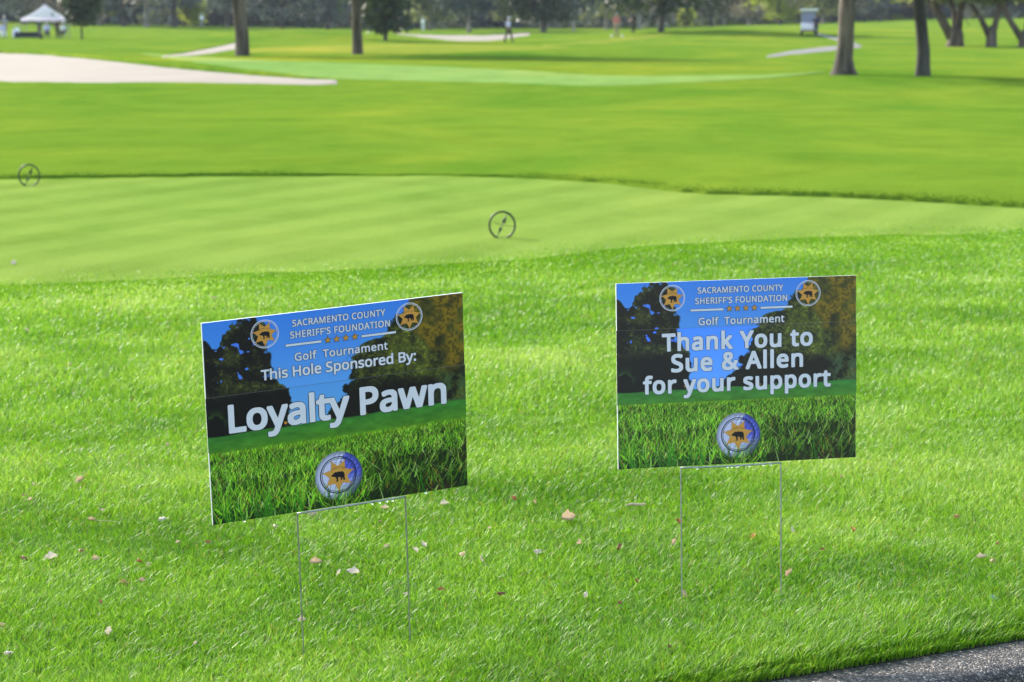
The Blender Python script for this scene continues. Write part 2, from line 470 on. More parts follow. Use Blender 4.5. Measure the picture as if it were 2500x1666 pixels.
def scatter(y0, y1, dens, margin=0.12, wide=0.265):
    xm = wide * y1 + margin + 0.25
    n = int(2 * xm * (y1 - y0) * dens)
    x = (rng.random(n) * 2 - 1) * xm; y = y0 + rng.random(n) * (y1 - y0)
    k = (np.abs(x) < wide * y + margin + 0.25) & (kerb_s(x, y) > 0.012)
    return x[k], y[k]
tnx, tny = TNEAR[:, 0], TNEAR[:, 1]
X, Y = [], []
for y0, y1, d in ((3.6, 5.2, 56000), (5.2, 6.2, 43000), (6.2, 7.6, 27000), (7.6, 9.6, 13000), (9.6, 12, 8000), (12, 17, 5500)):
    a, b = scatter(y0, y1, d); X.append(a); Y.append(b)
X = np.concatenate(X); Y = np.concatenate(Y)
edge = np.interp(X, tnx, tny) + 0.25 * (fbm(X * 2, Y * 2, 3) - 0.5)
k = Y < edge - 2.3 * rng.random(len(X)) ** 1.4 + 0.45 * (rng.random(len(X)) < 0.25); X, Y = X[k], Y[k]
edist = np.clip((np.interp(X, tnx, tny) - Y) / 2.2, 0, 1)
hn = fbm(X * 1.7 + 5, Y * 1.7, 3)
sK = kerb_s(X, Y)
h = (0.020 + 0.026 * hn + 0.018 * rng.random(len(X))) * (1 + 0.35 * np.exp(-((sK - 0.2) / 0.22) ** 2)) * (1 - 0.25 * sstep(8, 13, Y))
h *= np.where(sK < 0.05, 0.75, 1) * (0.45 + 0.55 * edist)
wd = (0.0017 + 0.0014 * rng.random(len(X))) * (1 + 0.14 * np.maximum(0, Y - 6))
blades('lawn_grass', X, Y, zt(X, Y) - 0.002, h, wd, 0.62, M['blade'])
# taller tufts along the lip of the rough
n = 8000
q = rng.random(n); ii = q * (len(TFAR) - 1)
ex_ = np.interp(ii, np.arange(len(TFAR)), TFAR[:, 0]); ey_ = np.interp(ii, np.arange(len(TFAR)), TFAR[:, 1])
off = rng.random(n) ** 2 * 0.6
X = ex_ * (1 + off * 0.05); Y = ey_ + 0.02 + off
blades('rough_grass', X, Y, zt(X, Y) + 0.026 * np.interp(ii, np.arange(len(TFAR)), hl), (0.012 + 0.012 * rng.random(n)) * np.interp(ii, np.arange(len(TFAR)), hl) * (1 - 0.5 * off / 0.6), np.full(n, 0.005), 0.6, M['rough_blade'])

# near lawn ground sheet: darker thatch under the blades
ly = np.concatenate([np.arange(3.2, 6.5, 0.04), np.linspace(6.5, 16.6, 120)])
lx = np.linspace(-1, 1, 140)[None, :] * (0.45 * ly + 1.5)[:, None]
lyy = np.repeat(ly[:, None], 140, 1)
lim = np.interp(lx, tnx, tny) - 0.55 + 0.5 * (fbm(lx * 1.3, lx * 0 + 4, 3) - 0.5)
lyy2 = np.minimum(lyy, lim)
s_ = kerb_s(lx, lyy2); push = np.maximum(0, 0.03 - s_)
tag(link('lawn', grid_mesh('lawn', lx + push * KN[0], lyy2 + push * KN[1], zt(lx + push * KN[0], lyy2 + push * KN[1]) + 0.009), M['lawn'], smooth=True), kind='structure')
# ------------------------------------------------------------------ lawn signs
SW, SH = 0.61, 0.457
def attr_mat(name, rough=0.35, spec=0.4):
    m, nt, N, L, B = mat(name)
    a = N.new('ShaderNodeAttribute'); a.attribute_name = 'print_colour'
    L.new(a.outputs['Color'], B.inputs['Base Color'])
    B.inputs['Roughness'].default_value = rough; B.inputs['Specular IOR Level'].default_value = spec
    return m
M['print'] = attr_mat('printed_vinyl')
M['white_plastic'] = plain('white_corrugated_plastic', (0.82, 0.82, 0.84), 0.45, 0.03, 30)
M['ink_white'] = plain('white_ink', (0.74, 0.72, 0.78), 0.4, 0.02, 20, spec=0.3)
M['ink_black'] = plain('black_ink', (0.012, 0.011, 0.016), 0.4, 0.1, 20, spec=0.3)
M['ink_gold'] = plain('gold_ink', (0.66, 0.31, 0.06), 0.4, 0.06, 40, spec=0.3)
M['ink_orange'] = plain('orange_ink', (0.62, 0.30, 0.035), 0.4, 0.06, 40, spec=0.3)
M['galvanised'] = plain('galvanised_wire', (0.36, 0.37, 0.38), 0.38, 0.2, 60, metal=0.85)
m_, nt_, N_, L__, B_ = mat('water')
B_.inputs['Transmission Weight'].default_value = 0.85; B_.inputs['Roughness'].default_value = 0.03; B_.inputs['IOR'].default_value = 1.33
L__.new(ramp(nt_, noise(nt_, 40), [(0, (0.9, 0.95, 1, 1)), (1, (1, 1, 1, 1))]), B_.inputs['Base Color'])
M['water'] = m_

PW, PH, BALLU = 600, 450, 0.5
def paint():
    """the printed picture (sRGB): sky, park trees, meadow, close-up grass with a golf ball"""
    u, v = np.meshgrid((np.arange(PW) + 0.5) / PW, (np.arange(PH) + 0.5) / PH)
    g2 = np.random.default_rng(5)
    def put(col, a):
        nonlocal img
        img = img * (1 - a[..., None]) + np.asarray(col, float) * a[..., None]
    f = v / 0.56
    img = np.stack([64 + 50 * f, 136 + 44 * f, 236 + 6 * f], -1)
    img = img * (1 + 0.05 * (fbm(u * 3, v * 3, 2) - .5))[..., None]
    e = (fbm(u * 22, v * 17, 4) - 0.5); e2 = fbm(u * 55 + 7, v * 42, 3) - 0.5
    # trees: boundary functions of v (left mass, right mass)
    lb = np.interp(v, [0, 0.03, 0.1, 0.2, 0.3, 0.36, 0.42, 0.5, 0.58], [0.20, 0.235, 0.24, 0.255, 0.262, 0.30, 0.315, 0.31, 0.30])
    top = np.interp(u, [0, 0.05, 0.09, 0.12, 0.2, 0.24, 0.3], [0.085, 0.12, 0.06, 0.015, 0.0, 0.0, 0.0])
    aL = sstep(-0.008, 0.008, lb - u + 0.05 * e + 0.03 * e2) * sstep(-0.008, 0.008, v - top + 0.09 * e + 0.05 * e2)
    rb = np.interp(v, [0, 0.05, 0.1, 0.16, 0.21, 0.26, 0.35, 0.44, 0.5, 0.54, 0.58], [0.80, 0.765, 0.735, 0.70, 0.60, 0.565, 0.55, 0.53, 0.485, 0.46, 0.42])
    aR = sstep(-0.008, 0.008, u - rb + 0.07 * e + 0.04 * e2)
    def foliage(a, base, hi, hi2=None, thr=0.52):
        put(base, a)
        n1 = fbm(u * 46 + 3, v * 36 + 8, 3); n2 = fbm(u * 12 + 30, v * 10, 3); n3 = fbm(u * 120, v * 92 + 4, 2); n4 = g2.random(u.shape)
        k = sstep(thr - 0.08, thr + 0.3, 0.3 * n1 + 0.32 * n2 + 0.28 * n3 + 0.12 * n4)
        put(np.array(base) * 0.55 + np.array(hi) * 0.45, a * sstep(0.42, 0.6, n2) * 0.6)
        put(hi, a * np.clip(k * 1.3, 0, 1) * (0.45 + 0.55 * n3) * 0.9)
        put(np.array(hi) * 1.45, a * sstep(0.62, 0.74, 0.4 * n1 + 0.45 * n3 + 0.15 * n4) * sstep(0.4, 0.6, n2) * 0.8)
        return n1, n2, n3
    foliage(aL, (20, 19, 20), (88, 92, 40), thr=0.47)
    low = aL * sstep(0.34, 0.40, v); put((18, 16, 20), low * 0.92)
    put((58, 96, 40), low * sstep(0.56, 0.64, fbm(u * 25 + 90, v * 22, 3)) * sstep(0.07, 0.0, np.abs(v - 0.49)) * sstep(0.1, 0.03, u))
    holes = sstep(0.70, 0.74, fbm(u * 30 + 50, v * 24 + 11, 3)) * aL * (v < 0.3); put((78, 130, 235), holes)
    n1, n2, n3 = foliage(aR, (26, 28, 22), (112, 118, 38), thr=0.40)
    gold = aR * sstep(0.86, 0.93, u + 0.10 * e + (0.1 - 0.12 * sstep(0.05, 0.36, v))) * sstep(0.42, 0.34, v)
    put((140, 112, 26), gold * (0.15 + 0.8 * sstep(0.36, 0.66, fbm(u * 22 + 4, v * 18, 4))))
    put((40, 40, 18), gold * sstep(0.45, 0.7, n3) * 0.55)
    dk = aR * sstep(0.37, 0.44, v) * (1 - sstep(0.86, 0.92, u + 0.05 * e)); put((20, 17, 20), dk * 0.85)
    put((70, 92, 56), aR * sstep(0.38, 0.44, v) * sstep(0.86, 0.92, u + 0.06 * e) * sstep(0.45, 0.6, n1) * 0.8)
    # meadow
    hz = 0.567 - 0.016 * u + 0.003 * np.sin(u * 25)
    a = sstep(-0.004, 0.006, v - hz)
    put((58, 118, 46), a)
    t = np.clip((v - hz) / 0.12, 0, 1)
    img2 = np.stack([60 + 30 * t, 126 + 12 * t, 46 - 14 * t], -1) * (0.82 + 0.42 * fbm(u * 26, v * 48, 4))[..., None]
    img = img * (1 - a[..., None]) + img2 * a[..., None]
    put((235, 150, 40), sstep(0.0095, 0.005, np.hypot((u - 0.293) * 1.33, v - 0.545))); put((235, 150, 40), sstep(0.007, 0.004, np.hypot((u - 0.602) * 1.33, v - 0.552)))
    # close grass ground
    gz = sstep(0.645, 0.70, v)
    b = fbm(u * 60, v * 40, 4)
    base = np.stack([74 - 52 * gz + 60 * b * (1 - gz), 122 - 84 * gz + 50 * b * (1 - gz), 18 - 4 * gz], -1)
    a = sstep(0.635, 0.655, v)
    img = img * (1 - a[..., None]) + base * a[..., None]
    soil_ = sstep(0.45, 0.7, fbm(u * 9 + 2, v * 8, 3)) * sstep(0.60, 0.72, u) * sstep(0.74, 0.84, v)
    put((74, 46, 30), soil_ * (0.3 + 0.7 * fbm(u * 90, v * 70, 2)))
    shade_ = sstep(0.58, 0.70, u) * sstep(0.75, 0.90, v)
    yy, xx = np.mgrid[0:PH, 0:PW]
    bu, bv, br = BALLU * PW, 0.845 * PH, 0.0565 / SW * PW
    def stroke(x0, y0, x1, y1, wd, col, bend, alpha=1.0):
        nonlocal img
        xa, xb = int(min(x0, x1) - abs(bend) - 4), int(max(x0, x1) + abs(bend) + 5)
        ya, yb = int(min(y0, y1) - 3), int(max(y0, y1) + 4)
        xa, ya = max(xa, 0), max(ya, 0); xb, yb = min(xb, PW), min(yb, PH)
        if xb <= xa or yb <= ya: return
        Y = yy[ya:yb, xa:xb]; X_ = xx[ya:yb, xa:xb]
        t = (Y - y0) / (y1 - y0 - 1e-6)
        cx = x0 + (x1 - x0) * t + bend * t * (1 - t) * 2
        ww = wd * (1 - 0.75 * np.clip(t, 0, 1))
        al = np.clip(ww + 0.5 - np.abs(X_ - cx), 0, 1) * ((t >= 0) & (t <= 1)) * alpha
        c = np.array(col)[None, None] * (0.75 + 0.4 * np.clip(t, 0, 1))[..., None]
        img[ya:yb, xa:xb] = img[ya:yb, xa:xb] * (1 - al[..., None]) + c * al[..., None]
    pal = [(108, 176, 28), (146, 204, 40), (62, 122, 22), (184, 222, 78), (42, 84, 16), (128, 190, 30)]
    def field(n, lo, hi):
        ys = np.sort(lo + (hi - lo) * g2.random(n))
        for y in ys:
            dd = (y - 0.66) / 0.36
            x = g2.random(); L0 = (0.016 + 0.07 * dd * g2.random() + 0.02 * dd) * PH
            if x > 0.62 and y > 0.76 and g2.random() < 0.55: continue
            c = np.array(pal[g2.integers(6)], float) * (0.42 + 0.98 * g2.random()) * (1.18 - 0.12 * dd)
            if x > 0.6 and y > 0.8: c *= 0.75
            if g2.random() < 0.05: c = np.array((186, 140, 62.))
            if g2.random() < 0.05: c = np.array((205, 226, 140.))
            stroke(x * PW, y * PH, x * PW + g2.normal(0.15, 0.55) * L0, y * PH - L0, 0.6 + 1.9 * dd * g2.random(), c, g2.normal(0, 0.2) * L0, 0.85)
    field(3600, 0.65, 0.80); field(4600, 0.655, 0.97)
    # golf ball
    X_ = (xx - bu) / br; Y_ = (yy - bv) / br
    r = np.hypot(X_, Y_)
    ball = sstep(1.02, 0.98, r)
    lit = np.stack([206 + 0 * r, 204 + 0 * r, 236 + 0 * r], -1)
    blue = np.stack([52 + 20 * r, 62 + 22 * r, 196 + 0 * r], -1)
    k = sstep(-0.06, 0.06, X_ - 0.08 + 0.28 * (Y_ + 0.2) + 0.10 * np.sin(X_ * 19) * np.sin(Y_ * 19)) * sstep(0.55, -0.25, Y_ - 0.15 * X_)
    bc = lit * (1 - 0.85 * k[..., None]) + blue * 0.85 * k[..., None]
    gr = sstep(0.1, 0.7, Y_ + 0.6 * X_ - 0.35); bc = bc * (1 - 0.8 * gr[..., None]) + np.array((62, 84, 84.)) * 0.8 * gr[..., None]
    dim = 0
    for (px_, py_) in [(a_ * 0.19 + (b_ % 2) * 0.095, b_ * 0.165) for a_ in range(-5, 6) for b_ in range(-5, 6)]:
        if math.hypot(px_, py_) < 0.95 and (px_ > -0.1 or py_ > 0.5):
            q = np.hypot(X_ - px_, Y_ - py_) / 0.075
            dim = dim + np.exp(-(q - 0.9) ** 2 * 6) * np.sign(X_ - px_ + Y_ - py_)
    bc = bc * (1 + 0.16 * np.clip(dim, -1, 1)[..., None])
    bc = bc * (1 - 0.3 * sstep(0.8, 1.0, r))[..., None]
    img = img * (1 - ball[..., None]) + bc * ball[..., None]
    field(200, 0.985, 1.03)
    for q in range(16):
        x = 0.40 + 0.24 * g2.random()
        stroke(x * PW, (0.945 + 0.06 * g2.random()) * PH, (x + g2.normal(0.012, 0.02)) * PW, (0.86 + 0.05 * g2.random()) * PH, 1.2, np.array(pal[g2.integers(6)], float), g2.normal(0, 5), 0.95)
    stroke(0.493 * PW, 0.97 * PH, 0.509 * PW, 0.835 * PH, 2.2, (92, 140, 40), 3)
    for q in range(26):
        x = g2.random() * (0.36 if q < 20 else 1)
        stroke(x * PW, 1.0 * PH, (x + g2.normal(-0.012, 0.015)) * PW, (0.86 + 0.08 * g2.random()) * PH, 2.6, (38 + 30 * g2.random(), 118 + 30 * g2.random(), 26), g2.normal(0, 8), 0.9)
    return np.clip(img, 0, 255)
PIC = paint()
def srgb(a):
    c = a / 255.0
    return np.where(c <= 0.04045, c / 12.92, ((c + 0.055) / 1.055) ** 2.4)

def print_sheet(name, v0, v1, x0, x1, z, parent, tint=(1, 1, 1), shift=(0, 0)):
    """piece of the printed picture between heights v0..v1 (0 top, 1 bottom)"""
    ny = max(2, int((v1 - v0) * PH)); nx = PW
    us = np.linspace(0, 1, nx); vs = np.linspace(v0, v1, ny)
    Xg = np.repeat((x0 + (x1 - x0) * us)[None], ny, 0); Yg = np.repeat((SB + SH * (1 - vs))[:, None], nx, 1)
    j = np.clip(((vs + shift[1]) * PH).astype(int), 0, PH - 1); i = np.clip(((us + shift[0] * 4 * us * (1 - us)) * PW).astype(int), 0, PW - 1)
    col = srgb(PIC[j][:, i]) * np.array(tint)
    Zg = np.full_like(Xg, z)
    me = grid_mesh(name, Xg, Yg, Zg); me.flip_normals()
    a = me.color_attributes.new('print_colour', 'FLOAT_COLOR', 'POINT')
    a.data.foreach_set('color', np.concatenate([col.reshape(-1, 3), np.ones((ny * nx, 1))], 1).astype(np.float32).ravel())
    return link(name, me, M['print'], parent)

SB = 0.335           # board's lower edge above the ground
U_ = lambda u: (u - 0.5) * SW
V_ = lambda v: SB + SH * (1 - v)
DG = bpy.context.evaluated_depsgraph_get
def sign_font():
    # a plain humanist sans that ships inside Blender; the built-in font if it is missing
    try:
        import os
        return bpy.data.fonts.load(os.path.join(bpy.utils.resource_path('LOCAL'), 'datafiles', 'fonts', 'NotoSansKhmer-VariableFont_wdth,wght.woff2'))
    except Exception:
        return None
FONT = sign_font()
def text_verts(body, spacing=1.0):
    c = bpy.data.curves.new('glyphs', 'FONT'); c.body = body; c.size = 1
    if FONT: c.font = FONT
    c.space_character = spacing; c.resolution_u = 6
    o = bpy.data.objects.new('glyphs', c); C.objects.link(o)
    DG().update()
    me = bpy.data.meshes.new_from_object(o.evaluated_get(DG()))
    v = np.array([p.co[:2] for p in me.vertices]); f = [tuple(p.vertices) for p in me.polygons]
    bpy.data.objects.remove(o); bpy.data.curves.remove(c); bpy.data.meshes.remove(me)
    return v, f
_h = text_verts('H')[0]; CAP = _h[:, 1].max() - _h[:, 1].min()
def lettering(name, body, u0, u1, vbase, vcap, parent, bold=0.0, line=0.0009, z=0.0, mats=None, spacing=1.0):
    v, f = text_verts(body, spacing)
    x0, x1 = U_(u0), U_(u1); hcap = (vbase - vcap) * SH
    bx = v[:, 0].min(), v[:, 0].max()
    sx = (x1 - x0 - 2 * bold) / (bx[1] - bx[0]); sy = (hcap - 2 * bold) / CAP
    P = np.stack([x0 + bold + (v[:, 0] - bx[0]) * sx, V_(vbase) + bold + v[:, 1] * sy], 1)
    bm = bmesh.new(); k = 0
    def copy_(dx, dy, zz, mi):
        vs = [bm.verts.new((p[0] + dx, p[1] + dy, zz)) for p in P]
        for q in f:
            try: bm.faces.new([vs[i] for i in q]).material_index = mi
            except ValueError: pass
    nd = 12
    for i in range(nd):
        a = 2 * math.pi * i / nd
        copy_((bold + line) * math.cos(a), (bold + line) * math.sin(a), z + 4e-6 * i, 1)
    m = 1 if bold == 0 else 12
    for i in range(m):
        a = 2 * math.pi * i / m
        ca, sa = math.cos(a), math.sin(a); q = 0.9 / max(abs(ca), abs(sa)) if bold else 0
        q = min(q, 1.15); copy_(bold * ca * q, bold * sa * q, z + 2.2e-4 + 4e-6 * i, 0)
    me = bpy.data.meshes.new(name); bm.to_mesh(me); bm.free()
    return link(name, me, list(mats or (M['ink_white'], M['ink_black'])), parent)

def star_pts(c, r0, r1, n, rot):
    return [(c[0] + (r0 if k % 2 == 0 else r1) * math.cos(rot + k * math.pi / n), c[1] + (r0 if k % 2 == 0 else r1) * math.sin(rot + k * math.pi / n)) for k in range(2 * n)]
BEAR = [(-1.0, 0.18), (-0.93, 0.3), (-0.78, 0.38), (-0.62, 0.55), (-0.5, 0.62), (-0.42, 0.72), (-0.33, 0.64), (-0.1, 0.66), (0.05, 0.74), (0.25, 0.66), (0.6, 0.68), (0.85, 0.55), (0.98, 0.25), (0.97, -0.1), (1.0, -0.45), (1.02, -0.62), (0.72, -0.62), (0.74, -0.48), (0.66, -0.2), (0.58, -0.45), (0.6, -0.58), (0.34, -0.58), (0.36, -0.3), (0.3, -0.14), (-0.02, -0.12), (0.0, -0.4), (0.02, -0.7), (-0.34, -0.74), (-0.36, -0.64), (-0.22, -0.56), (-0.28, -0.3), (-0.36, -0.1), (-0.5, 0.0), (-0.72, 0.04), (-0.92, 0.06)]
def filled(mb, pts, z):
    vs = [mb.bm.verts.new((p[0], p[1], z)) for p in pts]
    es = [mb.bm.edges.new((vs[i], vs[(i + 1) % len(vs)])) for i in range(len(vs))]
    r = bmesh.ops.triangle_fill(mb.bm, edges=es, use_beauty=True)
    for f in r['geom']:
        if isinstance(f, bmesh.types.BMFace): f.material_index = mb.mi
def star7(mb, c, r, z):
    pts = star_pts(c, r, r * 0.6, 7, -math.pi / 2)
    filled(mb, pts, z)
    for k in range(7):
        a = -math.pi / 2 + k * 2 * math.pi / 7
        filled(mb, [(c[0] + r * 0.99 * math.cos(a) + r * 0.055 * math.cos(b), c[1] + r * 0.99 * math.sin(a) + r * 0.055 * math.sin(b)) for b in np.arange(10) * math.pi / 5], z + 5e-5)
def arc_text(name, body, c, r, span, h, z, m, parent):
    """small lettering set along an arc"""
    bm = bmesh.new(); n = len(body)
    for i, ch in enumerate(body):
        if ch == ' ': continue
        v, f = text_verts(ch)
        a = math.pi / 2 + span / 2 - span * (i + 0.5) / n
        w_ = span * r / n * 0.86; bx = v[:, 0].min(), v[:, 0].max(); sx = w_ / max(bx[1] - bx[0], 0.35)
        vs = []
        for p in v:
            lx_, ly_ = (p[0] - (bx[0] + bx[1]) / 2) * sx, p[1] * h / CAP
            t = a - lx_ / r
            vs.append(bm.verts.new((c[0] + (r + ly_) * math.cos(t), c[1] + (r + ly_) * math.sin(t), z)))
        for q in f: bm.faces.new([vs[k] for k in q])
    me = bpy.data.meshes.new(name); bm.to_mesh(me); bm.free()
    return link(name, me, m, parent)
def badge(u, v, parent, z, rad=0.032, ink='ink_white', ring=True):
    c = (U_(u), V_(v))
    mb = MB(); mb.ring(c, rad * 0.945, rad, z); mb.ring(c, rad * 0.87, rad * 0.895, z)
    b = mb.build('badge', M[ink], parent, recalc=False)
    mb = MB(); star7(mb, c, rad * 0.83, z + 1e-4); mb.build('badge_star', M['ink_gold'], b, recalc=False)
    mb = MB(); filled(mb, [(c[0] - rad * 0.02 + p[0] * rad * 0.37, c[1] - rad * 0.08 + p[1] * rad * 0.37) for p in BEAR], z + 2.4e-4)
    mb.build('bear_emblem', M['ink_black'], b, recalc=False)
    arc_text('arc_lettering', 'SACRAMENTO COUNTY', (c[0], c[1] - rad * 0.42), rad * 0.78, 1.05, rad * 0.085, z + 2.4e-4, M['ink_black'], b)
    return b

def twisted_leg(x, y0, y1, r=0.0018):
    """galvanised rod with a twisted two-lobed section"""
    n, k = int((y1 - y0) / 0.0011), 8
    t = np.arange(n + 1); yv = y0 + (y1 - y0) * t / n
    a = np.arange(k) * 2 * np.pi / k
    ph = yv * 2 * np.pi / 0.013
    rr = r * (0.82 + 0.38 * np.cos(a[None] - ph[:, None]) ** 2)
    X_ = x + rr * np.cos(a)[None]; Z_ = -0.003 + rr * np.sin(a)[None]
    V = np.stack([X_, np.repeat(yv[:, None], k, 1), Z_], -1).reshape(-1, 3)
    i = (np.arange(n)[:, None] * k + np.arange(k)[None]).ravel(); j = (np.arange(n)[:, None] * k + (np.arange(k)[None] + 1) % k).ravel()
    me = fast_mesh('leg', V, [np.stack([i, i + k, j + k, j], 1)])
    return me

def make_sign(name, tl, ex, ey, legs, bandv, bow, drops, label, over, band_tint, bu=0.5, b2=0.796):
    ex = Vector(ex).normalized(); up = -Vector(ey).normalized(); nn = ex.cross(up).normalized(); up = nn.cross(ex)
    base = Vector(tl) + Vector((0, 0, CAMH)) + ex * SW / 2 - up * (SH + SB)
    root = empty(name, base)
    root.rotation_euler = Matrix((ex, up, nn)).transposed().to_euler()
    tag(root, label, 'lawn sign', 'printed lawn signs on wire stakes')
    mb = MB(); mb.box((0, SB + SH / 2, -0.0026), (SW, SH, 0.0042), bev=0.0003)
    board = mb.build('board', M['white_plastic'], root)
    e = 0.0012
    print_sheet('picture', 0.0, 1.0, -SW / 2 + e, SW / 2 - e * 0.3, 0.0, root, shift=(0.5 - bu, 0))
    # sticker band pasted over the middle of the picture, its edge showing
    print_sheet('sticker', bandv[0], bandv[1], -SW / 2 - 0.0008, SW / 2 + 0.0008, 0.0006, root, band_tint, over)
    mb = MB(); mb.box((0, V_(bandv[0]) + 0.0003, 0.0004), (SW + 0.0016, 0.0005, 0.0008)); mb.build('sticker_edge', M['sticker_rim'], root)
    z = 0.0011
    lettering('title_lettering', 'SACRAMENTO COUNTY', 0.334, 0.691, 0.068, 0.035, root, 0.00055, 0.0006, z, spacing=1.05)
    lettering('title_lettering', 'SHERIFF\u2019S FOUNDATION', 0.324, 0.708, 0.125, 0.091, root, 0.00055, 0.0006, z, spacing=1.05)
    for a, b in ((0.305, 0.441), (0.596, 0.73)):
        mb = MB(); mb.mi = 1; mb.poly([(U_(a) - .0007, V_(0.1625) - .0007), (U_(b) + .0007, V_(0.1625) - .0007), (U_(b) + .0007, V_(0.152) + .0007), (U_(a) - .0007, V_(0.152) + .0007)], z)
        mb.mi = 0; mb.poly([(U_(a), V_(0.1625)), (U_(b), V_(0.1625)), (U_(b), V_(0.152)), (U_(a), V_(0.152))], z + 1.5e-4)
        mb.build('rule_line', [M['ink_white'], M['ink_black']], root, recalc=False)
    for uu in (0.466, 0.5, 0.535, 0.5705):
        mb = MB(); mb.mi = 1; filled(mb, star_pts((U_(uu), V_(0.155)), 0.0098, 0.0044, 5, math.pi / 2), z)
        mb.mi = 0; filled(mb, star_pts((U_(uu), V_(0.155)), 0.0082, 0.0034, 5, math.pi / 2), z + 1.5e-4)
        mb.build('gold_star', [M['ink_orange'], M['ink_black']], root, recalc=False)
    lettering('subtitle_lettering', 'Golf  Tournament', 0.337, 0.696, 0.239, 0.199, root, 0.0007, 0.0008, z, spacing=1.04)
    badge(0.23, 0.087, root, z); badge(b2, 0.0875, root, z)
    badge(bu, 0.842, root, 0.0006, 0.0435, 'ink_black')
    # stake: crossbar under the board and two twisted legs
    xl, xr = legs[0] - SW / 2, legs[1] - SW / 2
    nseg = 14
    mb = MB(); mb.tube([(xl + (xr - xl) * i / nseg, SB - 0.0045 - bow * math.sin(math.pi * i / nseg), -0.002) for i in range(nseg + 1)], 0.0021)
    st = mb.build('stake', M['galvanised'], root, True)
    for xx_ in (xl, xr):
        link('leg', twisted_leg(xx_, -0.12, SB - 0.003), M['galvanised'], st, True)
    for dx in drops:
        mb = MB(); mb.ball((dx - SW / 2, SB - 0.002 - (0.006 if xl < dx - SW / 2 < xr else 0.0), 0.0), 0.0026, (1.15, 0.9, 1)); mb.build('water_drop', M['water'], root, True)
    return root
M['sticker_rim'] = plain('sticker_rim', (0.13, 0.13, 0.14), 0.35, 0.2, 40)
sg = make_sign('lawn_sign', (-0.668, 4.541, -0.642), (0.912, 0.406, 0.058), (0.020, 0.097, -0.995), (0.196, 0.456), (0.368, 0.637), 0.0,
               (0.072, 0.374, 0.392, 0.41, 0.423, 0.505), 'tilted lawn sign with two large words of a sponsor\'s name across its dark band', (0, 0.004), (0.9, 0.95, 0.95), 0.485, 0.784)
lettering('message_lettering', 'This Hole Sponsored By:', 0.208, 0.806, 0.315, 0.262, sg, 0.0010, 0.0009, 0.0011)
lettering('message_lettering', 'Loyalty Pawn', 0.078, 0.923, 0.556, 0.412, sg, 0.0033, 0.0013, 0.0011)
sg = make_sign('lawn_sign', (0.252, 5.136, -0.629), (0.983, 0.181, 0.013), (0.018, -0.025, -1.0), (0.159, 0.4155), (0.252, 0.652), 0.0018,
               (0.20, 0.277, 0.288, 0.30, 0.305, 0.333, 0.37, 0.389), 'upright lawn sign with three lines of thank-you lettering over its dark band', (0.012, -0.02), (0.95, 1.0, 1.35))
lettering('message_lettering', 'Thank You to', 0.185, 0.816, 0.374, 0.276, sg, 0.0024, 0.0010, 0.0011, spacing=1.06)
lettering('message_lettering', 'Sue & Allen', 0.222, 0.775, 0.488, 0.389, sg, 0.0024, 0.0010, 0.0011, spacing=1.06)
lettering('message_lettering', 'for your support', 0.105, 0.892, 0.602, 0.505, sg, 0.0024, 0.0010, 0.0011, spacing=1.06)
#PART3
# ------------------------------------------------------------------ hoop tee markers
M['marker_dark'] = plain('dark_green_metal', (0.02, 0.035, 0.022), 0.45, 0.2, 30)
M['marker_ring'] = plain('dull_green_metal', (0.03, 0.045, 0.022), 0.5, 0.2, 30)
def marker(px, py, dia, label):
    p = G(px, py); r = dia / 2
    root = empty('tee_marker', p); root.rotation_euler = (0, 0, R(4))
    tag(root, label, 'tee marker', 'hoop markers on the tee box')
    cz = r * 1.04
    mb = MB()
    pts = [(r * math.sin(a), 0, cz + r * 1.06 * math.cos(a)) for a in np.linspace(-math.pi, math.pi, 49)]
    mb.tube(pts, 0.0075, 8); mb.build('hoop', M['marker_ring'], root, True)
    ax = Vector((0.40, 0, 0.92)).normalized(); sx_ = Vector((ax.z, 0, -ax.x))
    mb = MB()
    c = Vector((0, 0, cz))
    for s, l, w_ in ((1, r * 0.86, 0.016), (-1, r * 0.86, 0.012)):
        t = c + ax * l * s
        for zz in (-0.004, 0.004):
            pass
        a, b = c + ax * 0.25 * l * s + sx_ * w_, c + ax * 0.25 * l * s - sx_ * w_
        q = [c + ax * 0.02 * s, a, t, b]
        lo = [mb.bm.verts.new(k + Vector((0, -0.005, 0))) for k in q]; hi = [mb.bm.verts.new(k + Vector((0, 0.005, 0))) for k in q]
        mb.bm.faces.new(lo); mb.bm.faces.new(hi[::-1])
        for i in range(4): mb.bm.faces.new((lo[i], lo[(i + 1) % 4], hi[(i + 1) % 4], hi[i]))
    mb.build('needle', M['marker_dark'], root)
    mb = MB(); mb.tube([c + ax * r * 0.95, c - ax * r * 1.0], 0.003, 6); mb.build('rod', M['marker_ring'], root)
    mb = MB(); mb.tube([c + Vector((-r * 0.62, 0, r * 0.22)), c, c + Vector((r * 0.96, 0, -r * 0.12))], 0.0018, 6); mb.build('cross_rod', M['marker_ring'], root)
    mb = MB(); mb.tube([(0.0, 0.004, 0.012), (0, 0.004, -0.06)], 0.005, 6); mb.build('spike', M['marker_dark'], root)
marker(1226, 583, 0.172, 'dark hoop marker with slanted needle standing in the middle of the striped tee')
marker(72, 455, 0.182, 'dark hoop marker with slanted needle at the back edge of the tee, far left')

